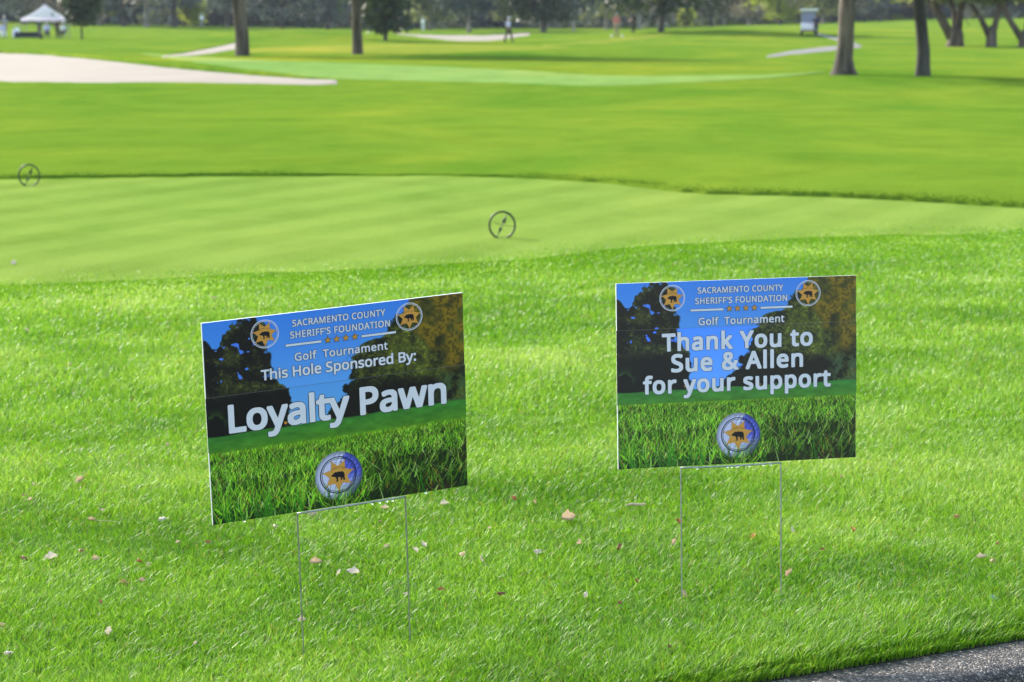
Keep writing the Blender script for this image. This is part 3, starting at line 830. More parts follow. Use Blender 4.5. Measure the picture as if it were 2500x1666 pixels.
# ------------------------------------------------------------------ fallen leaves
LC = {'white': (0.6, 0.52, 0.44), 'pale': (0.52, 0.42, 0.30), 'tan': (0.50, 0.36, 0.23), 'orange': (0.46, 0.24, 0.09), 'brown': (0.20, 0.09, 0.045), 'red': (0.27, 0.10, 0.055)}
for k, c in LC.items():
    m, nt, N, L, B = mat('dead_leaf_' + k)
    n_ = noise(nt, 260, 3, 0.6)
    L.new(ramp(nt, n_, [(0.35, tuple(q * 0.7 for q in c) + (1,)), (0.65, tuple(min(1, q * 1.15) for q in c) + (1,))]), B.inputs['Base Color'])
    B.inputs['Roughness'].default_value = 0.55
    tr = N.new('ShaderNodeBsdfTranslucent'); tr.inputs['Color'].default_value = (*c, 1)
    ms = N.new('ShaderNodeMixShader'); ms.inputs[0].default_value = 0.25
    L.new(B.outputs[0], ms.inputs[1]); L.new(tr.outputs[0], ms.inputs[2]); L.new(ms.outputs[0], N['Material Output'].inputs['Surface'])
    M['leaf_' + k] = m
lr = np.random.default_rng(3)
def leaf_mesh(lobed, curl, wide):
    nx, nt_ = 7, 15
    t = np.linspace(0, 1, nt_)
    hw = np.sin(np.pi * t ** 0.85) ** 0.8 * wide * (1 + (0.35 * np.sin(t * 21) if lobed else 0.12 * np.sin(t * 17)))
    s = np.linspace(-1, 1, nx)
    X_ = (t - 0.5)[:, None] + 0 * s; Y_ = hw[:, None] * s[None]
    Z_ = curl * (s[None] ** 2) * hw[:, None] * 1.3 + curl * 0.6 * (t[:, None] - 0.5) ** 2 + 0.05 * np.sin(t[:, None] * 9 + s[None] * 4)
    me = grid_mesh('leaf', X_, Y_, Z_)
    bm = bmesh.new(); bm.from_mesh(me)
    # stalk
    a = [bm.verts.new((0.5 + 0.3 * q, 0.006 * k, 0.6 * curl * 0.25 + 0.03 * q)) for q in (0, 1) for k in (-1, 1)]
    bm.faces.new((a[0], a[2], a[3], a[1]))
    bm.to_mesh(me); bm.free()
    return me
LV = [leaf_mesh(l, c, w_) for l, c, w_ in ((0, 0.9, 0.26), (1, 0.6, 0.34), (0, 1.6, 0.2), (1, -0.7, 0.3), (0, -1.1, 0.24))]
# px, py, width in photo pixels, colour, label
LEAVES = [
 (197, 1204, 26, 'tan', 'tan and brown curled leaf, uppermost of the leaves left of the tilted sign'), (245, 1278, 22, 'pale', 'pale tan leaf just above the leaf with the long straw-like stalk'),
 (225, 1303, 20, 'tan', 'tan leaf with its long thin stalk pointing right'), (396, 1297, 26, 'white', 'bright white leaf alone below left of the tilted sign'),
 (61, 1238, 16, 'brown', 'small brown leaf near the left edge of the lawn, above a pale one'), (74, 1250, 15, 'pale', 'small pale leaf right under the small brown one at left'),
 (83, 1215, 12, 'pale', 'faint pale fleck of leaf above the small brown one at left'), (410, 1116, 13, 'pale', 'tiny pale leaf close to the left edge of the tilted sign'),
 (199, 1376, 16, 'brown', 'dark brown leaf sunk in the grass between the stalked leaf and the orange tan one'), (62, 1394, 22, 'red', 'dark red brown leaf beside a wide whitish leaf at left'),
 (125, 1401, 38, 'white', 'wide whitish leaf lying flat, right of the dark red brown one'), (235, 1403, 22, 'tan', 'cupped orange tan leaf showing a dark hollow, left foreground'),
 (341, 1407, 17, 'red', 'small rust red leaf with a pale one at its right'), (363, 1410, 15, 'pale', 'pale leaf touching the small rust red one'),
 (309, 1456, 26, 'orange', 'orange brown leaf with a paler one to its right, lower left lawn'), (348, 1456, 22, 'tan', 'ragged tan leaf right of the orange brown one'),
 (245, 1511, 15, 'red', 'thin dark red leaf standing on edge in the lower left lawn'), (274, 1582, 34, 'white', 'long white leaf standing slanted in the lower left lawn'),
 (22, 1631, 28, 'white', 'curled white leaf in the bottom left corner'), (7, 1564, 18, 'tan', 'tan leaf cut by the left edge of the picture'),
 (478, 1614, 14, 'pale', 'small pale leaf near the bottom edge, right of the long white one'), (509, 1360, 14, 'brown', 'small brown leaf under the bottom left corner of the tilted sign'), (435, 1363, 14, 'pale', 'small pale leaf left of the small brown one below the sign corner'),
 (764, 1284, 26, 'pale', 'pale leaf with an orange rim right of the tilted sign\'s left leg'), (852, 1261, 19, 'tan', 'tan leaf in the shade right under the tilted sign\'s bottom bar'), (939, 1275, 22, 'pale', 'pale leaf midway between the tilted sign\'s two legs, near the bar'),
 (1085, 1262, 26, 'white', 'white leaf pair shape right of the tilted sign\'s right leg'), (1004, 1213, 18, 'white', 'white leaf peeping out under the tilted sign\'s lower edge'), (928, 1308, 10, 'brown', 'tiny brown leaf between the tilted sign\'s legs'),
 (670, 1315, 22, 'pale', 'long pale leaf left of the tilted sign\'s left leg'), (945, 1373, 18, 'pale', 'pale leaf left of the tilted sign\'s right leg, halfway down it'), (1013, 1380, 20, 'white', 'white upright leaf right of the tilted sign\'s right leg'),
 (1033, 1365, 22, 'white', 'white slanted leaf above and right of the upright white one'), (1127, 1383, 20, 'tan', 'tan leaf with a brown tip, between the two signs'), (1179, 1400, 18, 'pale', 'pale narrow leaf standing up between the two signs'),
 (773, 1408, 34, 'tan', 'wide tan leaf right of the tilted sign\'s left leg'), (829, 1436, 22, 'white', 'white upright leaf, left of a crumpled white one between the tilted sign\'s legs'), (860, 1437, 34, 'white', 'crumpled white leaf between the tilted sign\'s legs'),
 (990, 1486, 16, 'pale', 'small pale leaf beside the lower part of the tilted sign\'s right leg'), (1224, 1484, 22, 'brown', 'dark brown leaf in the grass between both signs, lower one'), (1076, 1479, 20, 'brown', 'brown folded leaf right of the tilted sign\'s right leg, low down'),
 (738, 1557, 24, 'pale', 'pale leaf lying at the foot of the tilted sign\'s left leg'), (1195, 1327, 12, 'pale', 'tiny pale leaf high up between the signs'), (1255, 1243, 18, 'red', 'red brown leaf between the signs, upper left of the big curled one'),
 (1308, 1255, 14, 'tan', 'small tan upright leaf left of the big curled one'), (1384, 1300, 52, 'tan', 'big curled tan leaf between the two signs'), (1656, 1309, 22, 'red', 'bright rust red leaf touching the upright sign\'s left leg'),
 (1418, 1360, 24, 'tan', 'pinkish tan leaf below the big curled one'), (1313, 1380, 22, 'white', 'white leaf below left of the pinkish tan one'), (1507, 1370, 24, 'red', 'red brown leaf left of the upright sign\'s left leg'),
 (1647, 1360, 20, 'tan', 'tan leaf touching the upright sign\'s left leg, below the rust red one'), (1840, 1345, 24, 'orange', 'orange and tan leaf between the upright sign\'s legs'), (1553, 1456, 16, 'brown', 'brown upright leaf left of the upright sign\'s left leg, low down'),
 (1430, 1491, 17, 'white', 'small white triangular leaf in the grass left of the upright sign\'s feet'), (1675, 1486, 24, 'tan', 'tan and brown leaf at the foot of the upright sign\'s left leg'), (1513, 1513, 14, 'brown', 'small dark brown leaf below the white triangular one'),
 (1634, 1622, 18, 'brown', 'brown leaf deep in the grass at the bottom edge, right of centre'), (2052, 1195, 12, 'tan', 'tiny tan leaf below the upright sign\'s right end'), (1970, 1135, 22, 'pale', 'pale leaf just under the upright sign\'s right lower edge'),
 (1938, 1327, 18, 'white', 'white leaf right of the upright sign\'s right leg, halfway up'), (2080, 1329, 20, 'orange', 'bright orange leaf right of the upright sign\'s legs'), (2007, 1381, 16, 'brown', 'brown and white leaf below the bright orange one'),
 (1929, 1436, 26, 'tan', 'tan leaf right of the foot of the upright sign\'s right leg'), (2335, 1293, 18, 'orange', 'orange leaf high on the lawn near the right edge'), (2435, 1359, 14, 'orange', 'small orange leaf just above the round pod'),
 (2395, 1398, 26, 'pale', 'flat pale leaf left of the round pod'), (35, 646, 17, 'white', 'whitish leaf on the striped tee at the left edge'), (66, 827, 13, 'pale', 'pale leaf on the upper lawn far left'), (173, 908, 12, 'tan', 'small tan leaf on the upper lawn left of the tilted sign'), (523, 742, 12, 'pale', 'pale leaf on the upper lawn above the tilted sign\'s left corner'),
]
for i, (px, py, wpx, col, lab) in enumerate(LEAVES):
    p = G(px, py + 3)
    dist = math.hypot(p[1], p[0], CAMH)
    size = wpx / FPX * dist * 0.97
    o = bpy.data.objects.new('dead_leaf', LV[i % 5].copy()); C.objects.link(o)
    o.data.materials.append(M['leaf_' + col])
    o.scale = (size, size, size)
    up = 0.037 if p[1] < 11.5 else 0.010
    o.location = (p[0], p[1], p[2] + up + 0.004)
    narrow = any(t in lab for t in ('upright', 'slanted', 'standing', 'on edge'))
    o.rotation_euler = (lr.normal(0.6, 0.2), (-1.0 if narrow else lr.normal(0, 0.25)), lr.normal(0, 0.5) + (math.pi if lr.random() < 0.5 else 0))
    tag(o, lab, 'leaf', 'dead leaves on the lawn')
    if 'stalk pointing' in lab:
        o.rotation_euler = (0.5, 0.1, 0.05)
        mb = MB(); mb.tube([(0.45, 0, 0.1), (1.6, 0.1, 0.12), (3.4, 0.1, 0.02)], 0.035, 5); mb.build('stalk', M['leaf_pale'], o)
# pale stick, round pod, plastic scrap, wood chip
M['pod'] = plain('pink_tan_pod', (0.42, 0.20, 0.12), 0.45, 0.3, 120)
p = G(1551, 1266); mb = MB(); mb.tube([(-0.028, 0, 0.034), (-0.01, 0.003, 0.037), (0.012, 0, 0.035), (0.03, 0.002, 0.037)], [0.0035, 0.0042, 0.0045, 0.004], 7)
o = mb.build('stick', M['leaf_pale']); o.location = p; tag(o, 'short pale straight stick lying in the grass left of the upright sign\'s left leg', 'stick')
p = G(2423, 1402); root = empty('seed_pod', (p[0], p[1], p[2] + 0.028)); root.rotation_euler = (0.2, 0.35, 0.3); tag(root, 'round pinkish tan seed pod in the grass near the right edge', 'seed pod')
mb = MB(); mb.ball((0, 0, 0), 0.0105, (0.85, 0.85, 1.05), 16); mb.build('husk', M['pod'], root, True)
mb = MB(); mb.tube([(0, 0, 0.0105), (0.001, 0, 0.016)], [0.0014, 0.0009], 6); mb.build('stem', M['leaf_brown'], root)
m, nt, N, L, B = mat('clear_plastic'); B.inputs['Base Color'].default_value = (0.85, 0.87, 0.9, 1); B.inputs['Roughness'].default_value = 0.2; B.inputs['Transmission Weight'].default_value = 0.4
L.new(ramp(nt, noise(nt, 120), [(0.3, (0.7, 0.73, 0.78, 1)), (0.7, (0.92, 0.93, 0.95, 1))]), B.inputs['Base Color'])
p = G(2423, 1566); mb = MB()
pts = [(-0.011, 0, 0.0), (0.008, 0.002, -0.002), (0.0125, 0.001, 0.012), (0.006, -0.002, 0.02), (-0.004, 0.0, 0.0235), (-0.012, 0.003, 0.017)]
filled(mb, [(a, c) for a, b, c in pts], 0)
for v in mb.bm.verts: v.co = Vector((v.co.x, 0.25 * v.co.x ** 2 * 60, v.co.y))
o = mb.build('plastic_scrap', m); o.location = (p[0], p[1], 0.022); o.rotation_euler = (-0.3, 0, 0.2)
sm = o.modifiers.new('thickness', 'SOLIDIFY'); sm.thickness = 0.0006
tag(o, 'torn clear plastic scrap standing in the grass at the kerb', 'scrap')
p = G(2406, 1580); mb = MB(); mb.box((0, 0, 0.012), (0.024, 0.012, 0.006), Matrix.Rotation(0.2, 3, 'Y') @ Matrix.Rotation(0.4, 3, 'Z'), 0.0015)
o = mb.build('wood_chip', M['leaf_orange']); o.location = (p[0], p[1], 0.006); tag(o, 'reddish brown wood chip lying against the kerb edge', 'wood chip')

# ------------------------------------------------------------------ trees
LEAFM = {
 'dark': leafy('dark_evergreen_leaf', [(0, (0.018, 0.034, 0.022, 1)), (0.6, (0.04, 0.066, 0.03, 1)), (1, (0.085, 0.11, 0.045, 1))], 0.25, 0.5, 0.3),
 'olive': leafy('olive_leaf', [(0, (0.09, 0.11, 0.045, 1)), (0.6, (0.19, 0.22, 0.09, 1)), (1, (0.34, 0.36, 0.17, 1))], 0.5, 0.5, 0.3),
 'lime': leafy('yellow_green_leaf', [(0, (0.18, 0.22, 0.03, 1)), (0.6, (0.32, 0.38, 0.05, 1)), (1, (0.5, 0.52, 0.1, 1))], 0.5, 0.5, 0.3),
 'bare': leafy('bare_twig', [(0, (0.22, 0.18, 0.16, 1)), (0.6, (0.38, 0.32, 0.29, 1)), (1, (0.5, 0.44, 0.4, 1))], 0.35, 0.7, 0.2),
 'slate': leafy('blue_green_leaf', [(0, (0.04, 0.056, 0.066, 1)), (0.6, (0.08, 0.11, 0.115, 1)), (1, (0.17, 0.21, 0.19, 1))], 0.35, 0.5, 0.3),
}
def leaf_cards(name, P, size, m, parent=None, g=None, tint=None):
    n = len(P); g = g or np.random.default_rng(1)
    A = g.normal(size=(n, 3)); A /= np.linalg.norm(A, axis=1, keepdims=True)
    B = np.cross(A, g.normal(size=(n, 3))); B /= np.linalg.norm(B, axis=1, keepdims=True)
    s = (size * (0.5 + g.random(n)))[:, None]
    V = np.stack([P - A * s, P - B * s * 0.45, P + A * s, P + B * s * 0.45], 1).reshape(-1, 3)
    me = fast_mesh(name, V, [np.arange(n * 4).reshape(n, 4)])
    t = np.clip(tint if tint is not None else g.random(n), 0, 1)
    fattr(me, 'tint', np.repeat(t, 4))
    return link(name, me, m, parent)

def tree(name, base, H, tr, fork, crown, nleaf, lsize, leafm, barkm, label, seed, lean=(0, 0), limbs=5, spread=0.5, group='trees on the golf course', crown_low=None, crown_r=None, flare=1.35, V=None):
    """tapered trunk that divides into limbs; crown of many small leaf faces in clumps along the limbs"""
    g = np.random.default_rng(seed)
    root = empty(name, base); tag(root, label, 'tree', group)
    mb = MB(); tips = []
    top = Vector((lean[0], lean[1], fork))
    if V is None:
        pts = [(0, 0, -0.3), (0, 0, 0.0), (0.0, 0.0, fork * 0.07), (0.0, 0.0, fork * 0.2)] + [tuple(top * t + Vector((g.normal(0, 0.03 * tr * 4), g.normal(0, 0.1 * tr), 0))) for t in (0.35, 0.65)] + [tuple(top)]
        mb.tube(pts, [tr * flare * 1.2, tr * flare, tr * (0.5 + 0.5 * flare), tr * 1.06, tr, tr * 0.96, tr * 0.95], 14)
        starts = [(top - Vector((0, 0, fork * 0.08 * g.random())), tr * 0.62, None) for k in range(limbs)]
    else:
        # several stems from a short stout bole
        pts = [(0, 0, -0.3), (0, 0, 0), (0, 0, fork * 0.25), (0, 0, fork * 0.6), (0, 0, fork * 0.85), (0, 0, fork * 1.02)]
        mb.tube(pts, [tr * 1.35, tr * 1.16, tr, tr * 0.98, tr * 0.86, tr * 0.35], 16)
        starts = [(Vector((v[0] * 0.3, 0, fork * 0.5)), tr * v[2] * 1.1, Vector((v[0], v[1], 1))) for v in V]
    cl = crown_low if crown_low is not None else fork
    cr = crown_r or H * 0.33
    for k, (s0, r0, d) in enumerate(starts):
        az = k * 2 * math.pi / max(1, len(starts)) + g.normal(0, 0.3)
        if d is None: d = Vector((math.cos(az) * spread, math.sin(az) * spread, 1)).normalized() if k else Vector((0.05, 0.05, 1))
        d = d.normalized(); ln = (H - s0.z) * (0.62 + 0.2 * g.random())
        P, rad = [s0], [r0]
        for q in range(1, 6):
            d = (d + Vector(g.normal(0, 0.13, 3))).normalized()
            P.append(P[-1] + d * ln / 5); rad.append(r0 * (1 - q * 0.17))
        mb.tube(P, rad, 8)
        for q in (2, 3, 4, 5):
            for b in range(3):
                dd = (d * 0.4 + Vector(g.normal(0, 0.75, 3)) + Vector((0, 0, 0.15))).normalized()
                e1 = P[q] + dd * ln * 0.18; e2 = e1 + (dd + Vector(g.normal(0, 0.4, 3))).normalized() * ln * 0.16
                mb.tube([P[q], e1, e2], [rad[q] * 0.5, rad[q] * 0.3, 0.012], 5)
                tips += [e1, e2]
            tips.append(P[q])
    mb.build('trunk', barkm, root, True)
    # crown clumps: limb tips plus extra clumps filling the outline unevenly
    cc = [np.array(t) for t in tips]
    for k in range(int(40 * crown)):
        a, q = g.random() * 2 * math.pi, g.random() ** 0.5
        zz = cl + (H - cl) * g.random() ** 1.7
        f = math.sin(math.pi * min(1, max(0.12, (zz - cl) / (H - cl) * 0.8 + 0.18))) ** 0.6
        cc.append(np.array((top.x + math.cos(a) * cr * q * f, top.y + math.sin(a) * cr * q * f, zz)))
    cc = np.array(cc); cc = cc[cc[:, 2] > cl * 0.9]
    idx = g.integers(len(cc), size=nleaf)
    sg_ = (0.075 * H * (0.6 + 0.8 * g.random(len(cc))))[idx]
    P = cc[idx] + g.normal(size=(nleaf, 3)) * sg_[:, None] * np.array([1, 1, 0.7])
    ct = g.normal(0.45, 0.2, len(cc))[idx] + g.normal(0, 0.15, nleaf)
    k = P[:, 2] > cl * 0.75
    leaf_cards('crown', P[k], lsize, leafm, root, g, ct[k])
    return root
GN = 'trees on the golf course'
# near trunks (their crowns begin above the frame)
def tp(px, py): return Vector(G(px, py))
tree('oak_tree', tp(592, 137), 12, 0.29, 3.6, 1.2, 5200, 0.26, LEAFM['olive'], M['bark'], 'tree with the thicker straight grey trunk beside the diagonal sand strip', 21, lean=(-0.12, 0), crown_low=3.6, flare=1.18)
tree('oak_tree', tp(873, 133), 11, 0.235, 3.7, 1.2, 5000, 0.26, LEAFM['olive'], M['bark'], 'tree with a slimmer straight grey trunk behind the tip of the main bunker', 22, lean=(0.03, 0), crown_low=3.7, flare=1.2)
tree('oak_tree', tp(2060, 183), 9, 0.205, 2.1, 1.1, 5200, 0.13, LEAFM['olive'], M['bark'], 'tree with a flared, ridged grey trunk in front of the cart path bend', 23, lean=(0.05, 0), crown_low=2.9, flare=1.75, limbs=4)
tree('oak_tree', tp(2253, 186), 9, 0.15, 3.0, 1.1, 5200, 0.13, LEAFM['olive'], M['bark_dark'], 'tree with a slim leaning trunk, reddish at its foot, right of the flared trunk', 24, lean=(-0.22, 0), crown_low=2.9, flare=1.35)
# group of stout forked oaks at the right
tree('forked_oak', tp(2332, 114), 11, 0.5, 1.1, 1.2, 5200, 0.26, LEAFM['olive'], M['bark'], 'stout oak dividing into two heavy stems with a gap of light between', 31, V=[(-0.8, 0, 0.6), (0.26, 0.1, 0.5), (-0.1, 0.5, 0.36)], crown_low=3.5)
tree('forked_oak', tp(2420, 115), 10, 0.32, 1.25, 1.2, 4600, 0.26, LEAFM['olive'], M['bark'], 'oak forking into a narrow V right of the stout two-stemmed oak', 32, V=[(-0.45, 0, 0.6), (0.15, 0.1, 0.62)], crown_low=3.5)
tree('forked_oak', tp(2500, 115), 10, 0.34, 1.0, 1.2, 4600, 0.26, LEAFM['olive'], M['bark'], 'oak with a stem leaning left, cut by the right edge of the picture', 33, V=[(-0.6, 0, 0.6), (0.2, 0.2, 0.6)], crown_low=3.5)
# mid-distance trees
FT = 'far trees along the back of the course'
MID = [
 # px, py(base) , H, trunk r, fork, crown_low, crown_r, nleaf, leaf, bark, label
 (200, 96, 5.0, 0.06, 1.6, 1.35, 1.05, 2600, 'dark', 'bark_dark', 'young dark tree on a thin trunk right of the white canopy'),
 (941, 99, 7.5, 0.12, 1.1, 0.8, 1.9, 3600, 'dark', 'bark_dark', 'bushy dark green tree with a low crown right of the slim grey trunk'),
 (1327, 78, 9, 0.28, 1.4, 1.3, 3.6, 4600, 'dark', 'bark_dark', 'broad dark tree with a low crown behind the walker in the lilac top'),
 (1614, 78, 10, 0.2, 2.1, 2.0, 5.2, 5600, 'dark', 'bark_dark', 'tall dark tree, thin trunk and wide overhanging crown, right of the pair of golfers'),
 (1145, 80, 9, 0.2, 1.0, 2.4, 3.4, 3000, 'slate', 'bark_pale', 'pale trunk forking into a Y behind the far bunker'),
 (1400, 76, 9, 0.14, 1.2, 2.5, 3.4, 2600, 'slate', 'bark_pale', 'thin pale forked trunk left of the pair of golfers'),
 (358, 67, 11, 0.24, 3.6, 3.3, 3.6, 2400, 'bare', 'bark_pale', 'pale straight far trunk right of the young dark tree'),
 (425, 66, 11, 0.28, 3.0, 3.0, 4.2, 3200, 'slate', 'bark_dark', 'dark far trunk splitting upward left of the yellow-green bush'),
 (302, 64, 11, 0.26, 3.0, 2.2, 3.6, 3200, 'slate', 'bark_dark', 'dark bluish far tree left of the pale straight trunk'),
 (475, 66, 4.2, 0.1, 0.6, 0.5, 1.5, 2200, 'lime', 'bark_dark', 'yellow-green bushy tree left of the first grey trunk'),
 (556, 66, 12, 0.26, 3.2, 2.4, 4.0, 3000, 'slate', 'bark_dark', 'dark far tree half hidden by the first grey trunk'),
 (690, 66, 11, 0.24, 2.8, 1.6, 4.2, 3600, 'slate', 'bark_dark', 'dark bluish far tree midway between both grey trunks'),
 (800, 66, 10, 0.24, 2.8, 1.2, 3.6, 3600, 'slate', 'bark_dark', 'dark far tree just left of the slim grey trunk'),
 (1050, 74, 9, 0.2, 2.2, 1.5, 3.4, 3000, 'olive', 'bark_pale', 'grey-olive far tree above the golfer in white'),
 (1240, 74, 7, 0.2, 1.2, 1.5, 3.0, 2600, 'olive', 'bark_pale', 'pale olive far tree behind the right end of the far bunker'),
 (1480, 72, 10, 0.2, 2.6, 2.0, 4.0, 3200, 'olive', 'bark_pale', 'pale yellow-olive far tree above the pair of golfers'),
 (1560, 71, 8, 0.2, 2.2, 2.4, 3.0, 2400, 'bare', 'bark_pale', 'reddish grey far trunk between the golfers and the thin dark trunk'),
 (1672, 67, 2.6, 0.06, 0.4, 0.35, 0.95, 1200, 'lime', 'bark_dark', 'small round yellow bush right of the thin dark trunk'),
 (1735, 64, 10, 0.2, 2.6, 1.3, 3.4, 3200, 'dark', 'bark_dark', 'dark far tree left of the pale bare one'),
 (1830, 62, 9, 0.2, 2.2, 1.6, 3.6, 3000, 'bare', 'bark_pale', 'pale bare far tree left of the golf cart'),
 (1905, 61, 7, 0.16, 1.2, 0.9, 2.2, 2400, 'lime', 'bark_dark', 'yellowish green far tree right behind the golf cart'),
 (2010, 58, 10, 0.2, 2.2, 1.5, 3.4, 3000, 'olive', 'bark_pale', 'dull olive far tree between the golf cart and the flared trunk'),
 (2150, 52, 11, 0.22, 2.6, 2.2, 4.4, 3000, 'slate', 'bark_dark', 'bluish far tree between the flared trunk and the slim leaning one'),
 (60, 59, 11, 0.26, 2.6, 1.2, 4.4, 3600, 'slate', 'bark_dark', 'dark bluish far tree behind the white canopy\'s left side'),
 (135, 60, 11, 0.24, 2.8, 1.6, 4.2, 3000, 'bare', 'bark_pale', 'brownish bare far tree behind the white canopy\'s right side'),
 (245, 62, 10, 0.24, 2.6, 1.6, 3.8, 3200, 'olive', 'bark_pale', 'pale olive far tree right of the young dark tree'),
]
for i, (px, py, H, tr, fk, cl, cr, nl, lm, bk, lab) in enumerate(MID):
    b = tp(px, py)
    if b.y > 300: b = at_depth(px, 285)
    tree('shrub_tree' if H < 5 else 'far_tree', b, H, tr * 1.15, fk, 1.5 if cl < 2.2 else 1.0, nl, 0.2 + 0.012 * H, LEAFM[lm], M[bk], lab, 100 + i, crown_low=cl, crown_r=cr, group=FT, limbs=4 if 'fork' not in lab else 2, spread=0.15 if 'young' in lab else 0.55 if 'fork' not in lab else 0.4)
# far wood behind: reads as one mass of mixed foliage
g = np.random.default_rng(77)
n = 60000
xs = (g.random(n) * 2 - 1) * 105; ys = 305 + g.random(n) * 38
zmax = 7 + 7 * fbm(xs * 0.09 + 3, ys * 0 + 2, 3)
q = g.random(n) ** 1.3
P = np.stack([xs, ys, zt(xs, ys) + q * zmax], 1)
k = fbm(xs * 0.25 + 9, P[:, 2] * 0.5, 3) > 0.30
P = P[k]
tt = np.clip(0.4 + 2.3 * (fbm(P[:, 0] * 0.12 + 31, P[:, 2] * 0.25 + 7, 3) - 0.5) + g.normal(0, 0.12, len(P)), 0, 1)
M['wood'] = leafy('far_wood_leaf', [(0, (0.03, 0.045, 0.06, 1)), (0.32, (0.07, 0.1, 0.105, 1)), (0.52, (0.17, 0.2, 0.13, 1)), (0.7, (0.38, 0.35, 0.29, 1)), (1, (0.46, 0.46, 0.25, 1))], 0.4, 0.6, 0.25)
o = leaf_cards('far_wood', P, 0.75, M['wood'], None, g, tt); tag(o, kind='stuff')
xs = np.linspace(-190, 190, 80)[None].repeat(6, 0); dy = np.array([342, 346, 352, 362, 380, 430])[:, None].repeat(80, 1)
hz_ = np.array([0.0, 0.55, 0.85, 1.0, 1.1, 1.2])[:, None] * 16 + 2 * fbm(xs * 0.05, dy * 0.05, 3)
M['hill'] = plain('wooded_hill', (0.07, 0.09, 0.08), 0.9, 0.5, 0.15, bmp=1)
tag(link('hills', grid_mesh('hills', xs, dy, zt(xs, dy) - 1 + hz_), M['hill'], smooth=True), kind='structure')
#PART4
# ------------------------------------------------------------------ people
SKIN = plain('skin', (0.45, 0.26, 0.19), 0.55, 0.08, 12)
CLOTH = {k: plain('cloth_' + k, c, 0.85, 0.12, 14) for k, c in {'white': (0.85, 0.85, 0.88), 'lilac': (0.6, 0.58, 0.8), 'navy': (0.025, 0.03, 0.06), 'black': (0.02, 0.02, 0.024), 'khaki': (0.30, 0.24, 0.16), 'salmon': (0.50, 0.16, 0.13), 'grey': (0.28, 0.29, 0.30), 'green': (0.03, 0.07, 0.045)}.items()}
HAIR = plain('dark_hair', (0.03, 0.02, 0.015), 0.6, 0.3, 40)

def skin_mesh(name, verts, edges, radii, m, parent, root_i=0, sub=2):
    me = bpy.data.meshes.new(name)
    me.from_pydata([tuple(v) for v in verts], edges, [])
    o = bpy.data.objects.new(name, me); C.objects.link(o)
    o.modifiers.new('skin', 'SKIN')
    sl = me.skin_vertices[0].data
    for i, r in enumerate(radii):
        sl[i].radius = r if isinstance(r, tuple) else (r, r)
        sl[i].use_root = (i == root_i)
    s = o.modifiers.new('sub', 'SUBSURF'); s.levels = sub; s.render_levels = sub
    DG().update()
    m2 = bpy.data.meshes.new_from_object(o.evaluated_get(DG()))
    bpy.data.objects.remove(o); bpy.data.meshes.remove(me)
    return link(name, m2, m, parent, True)

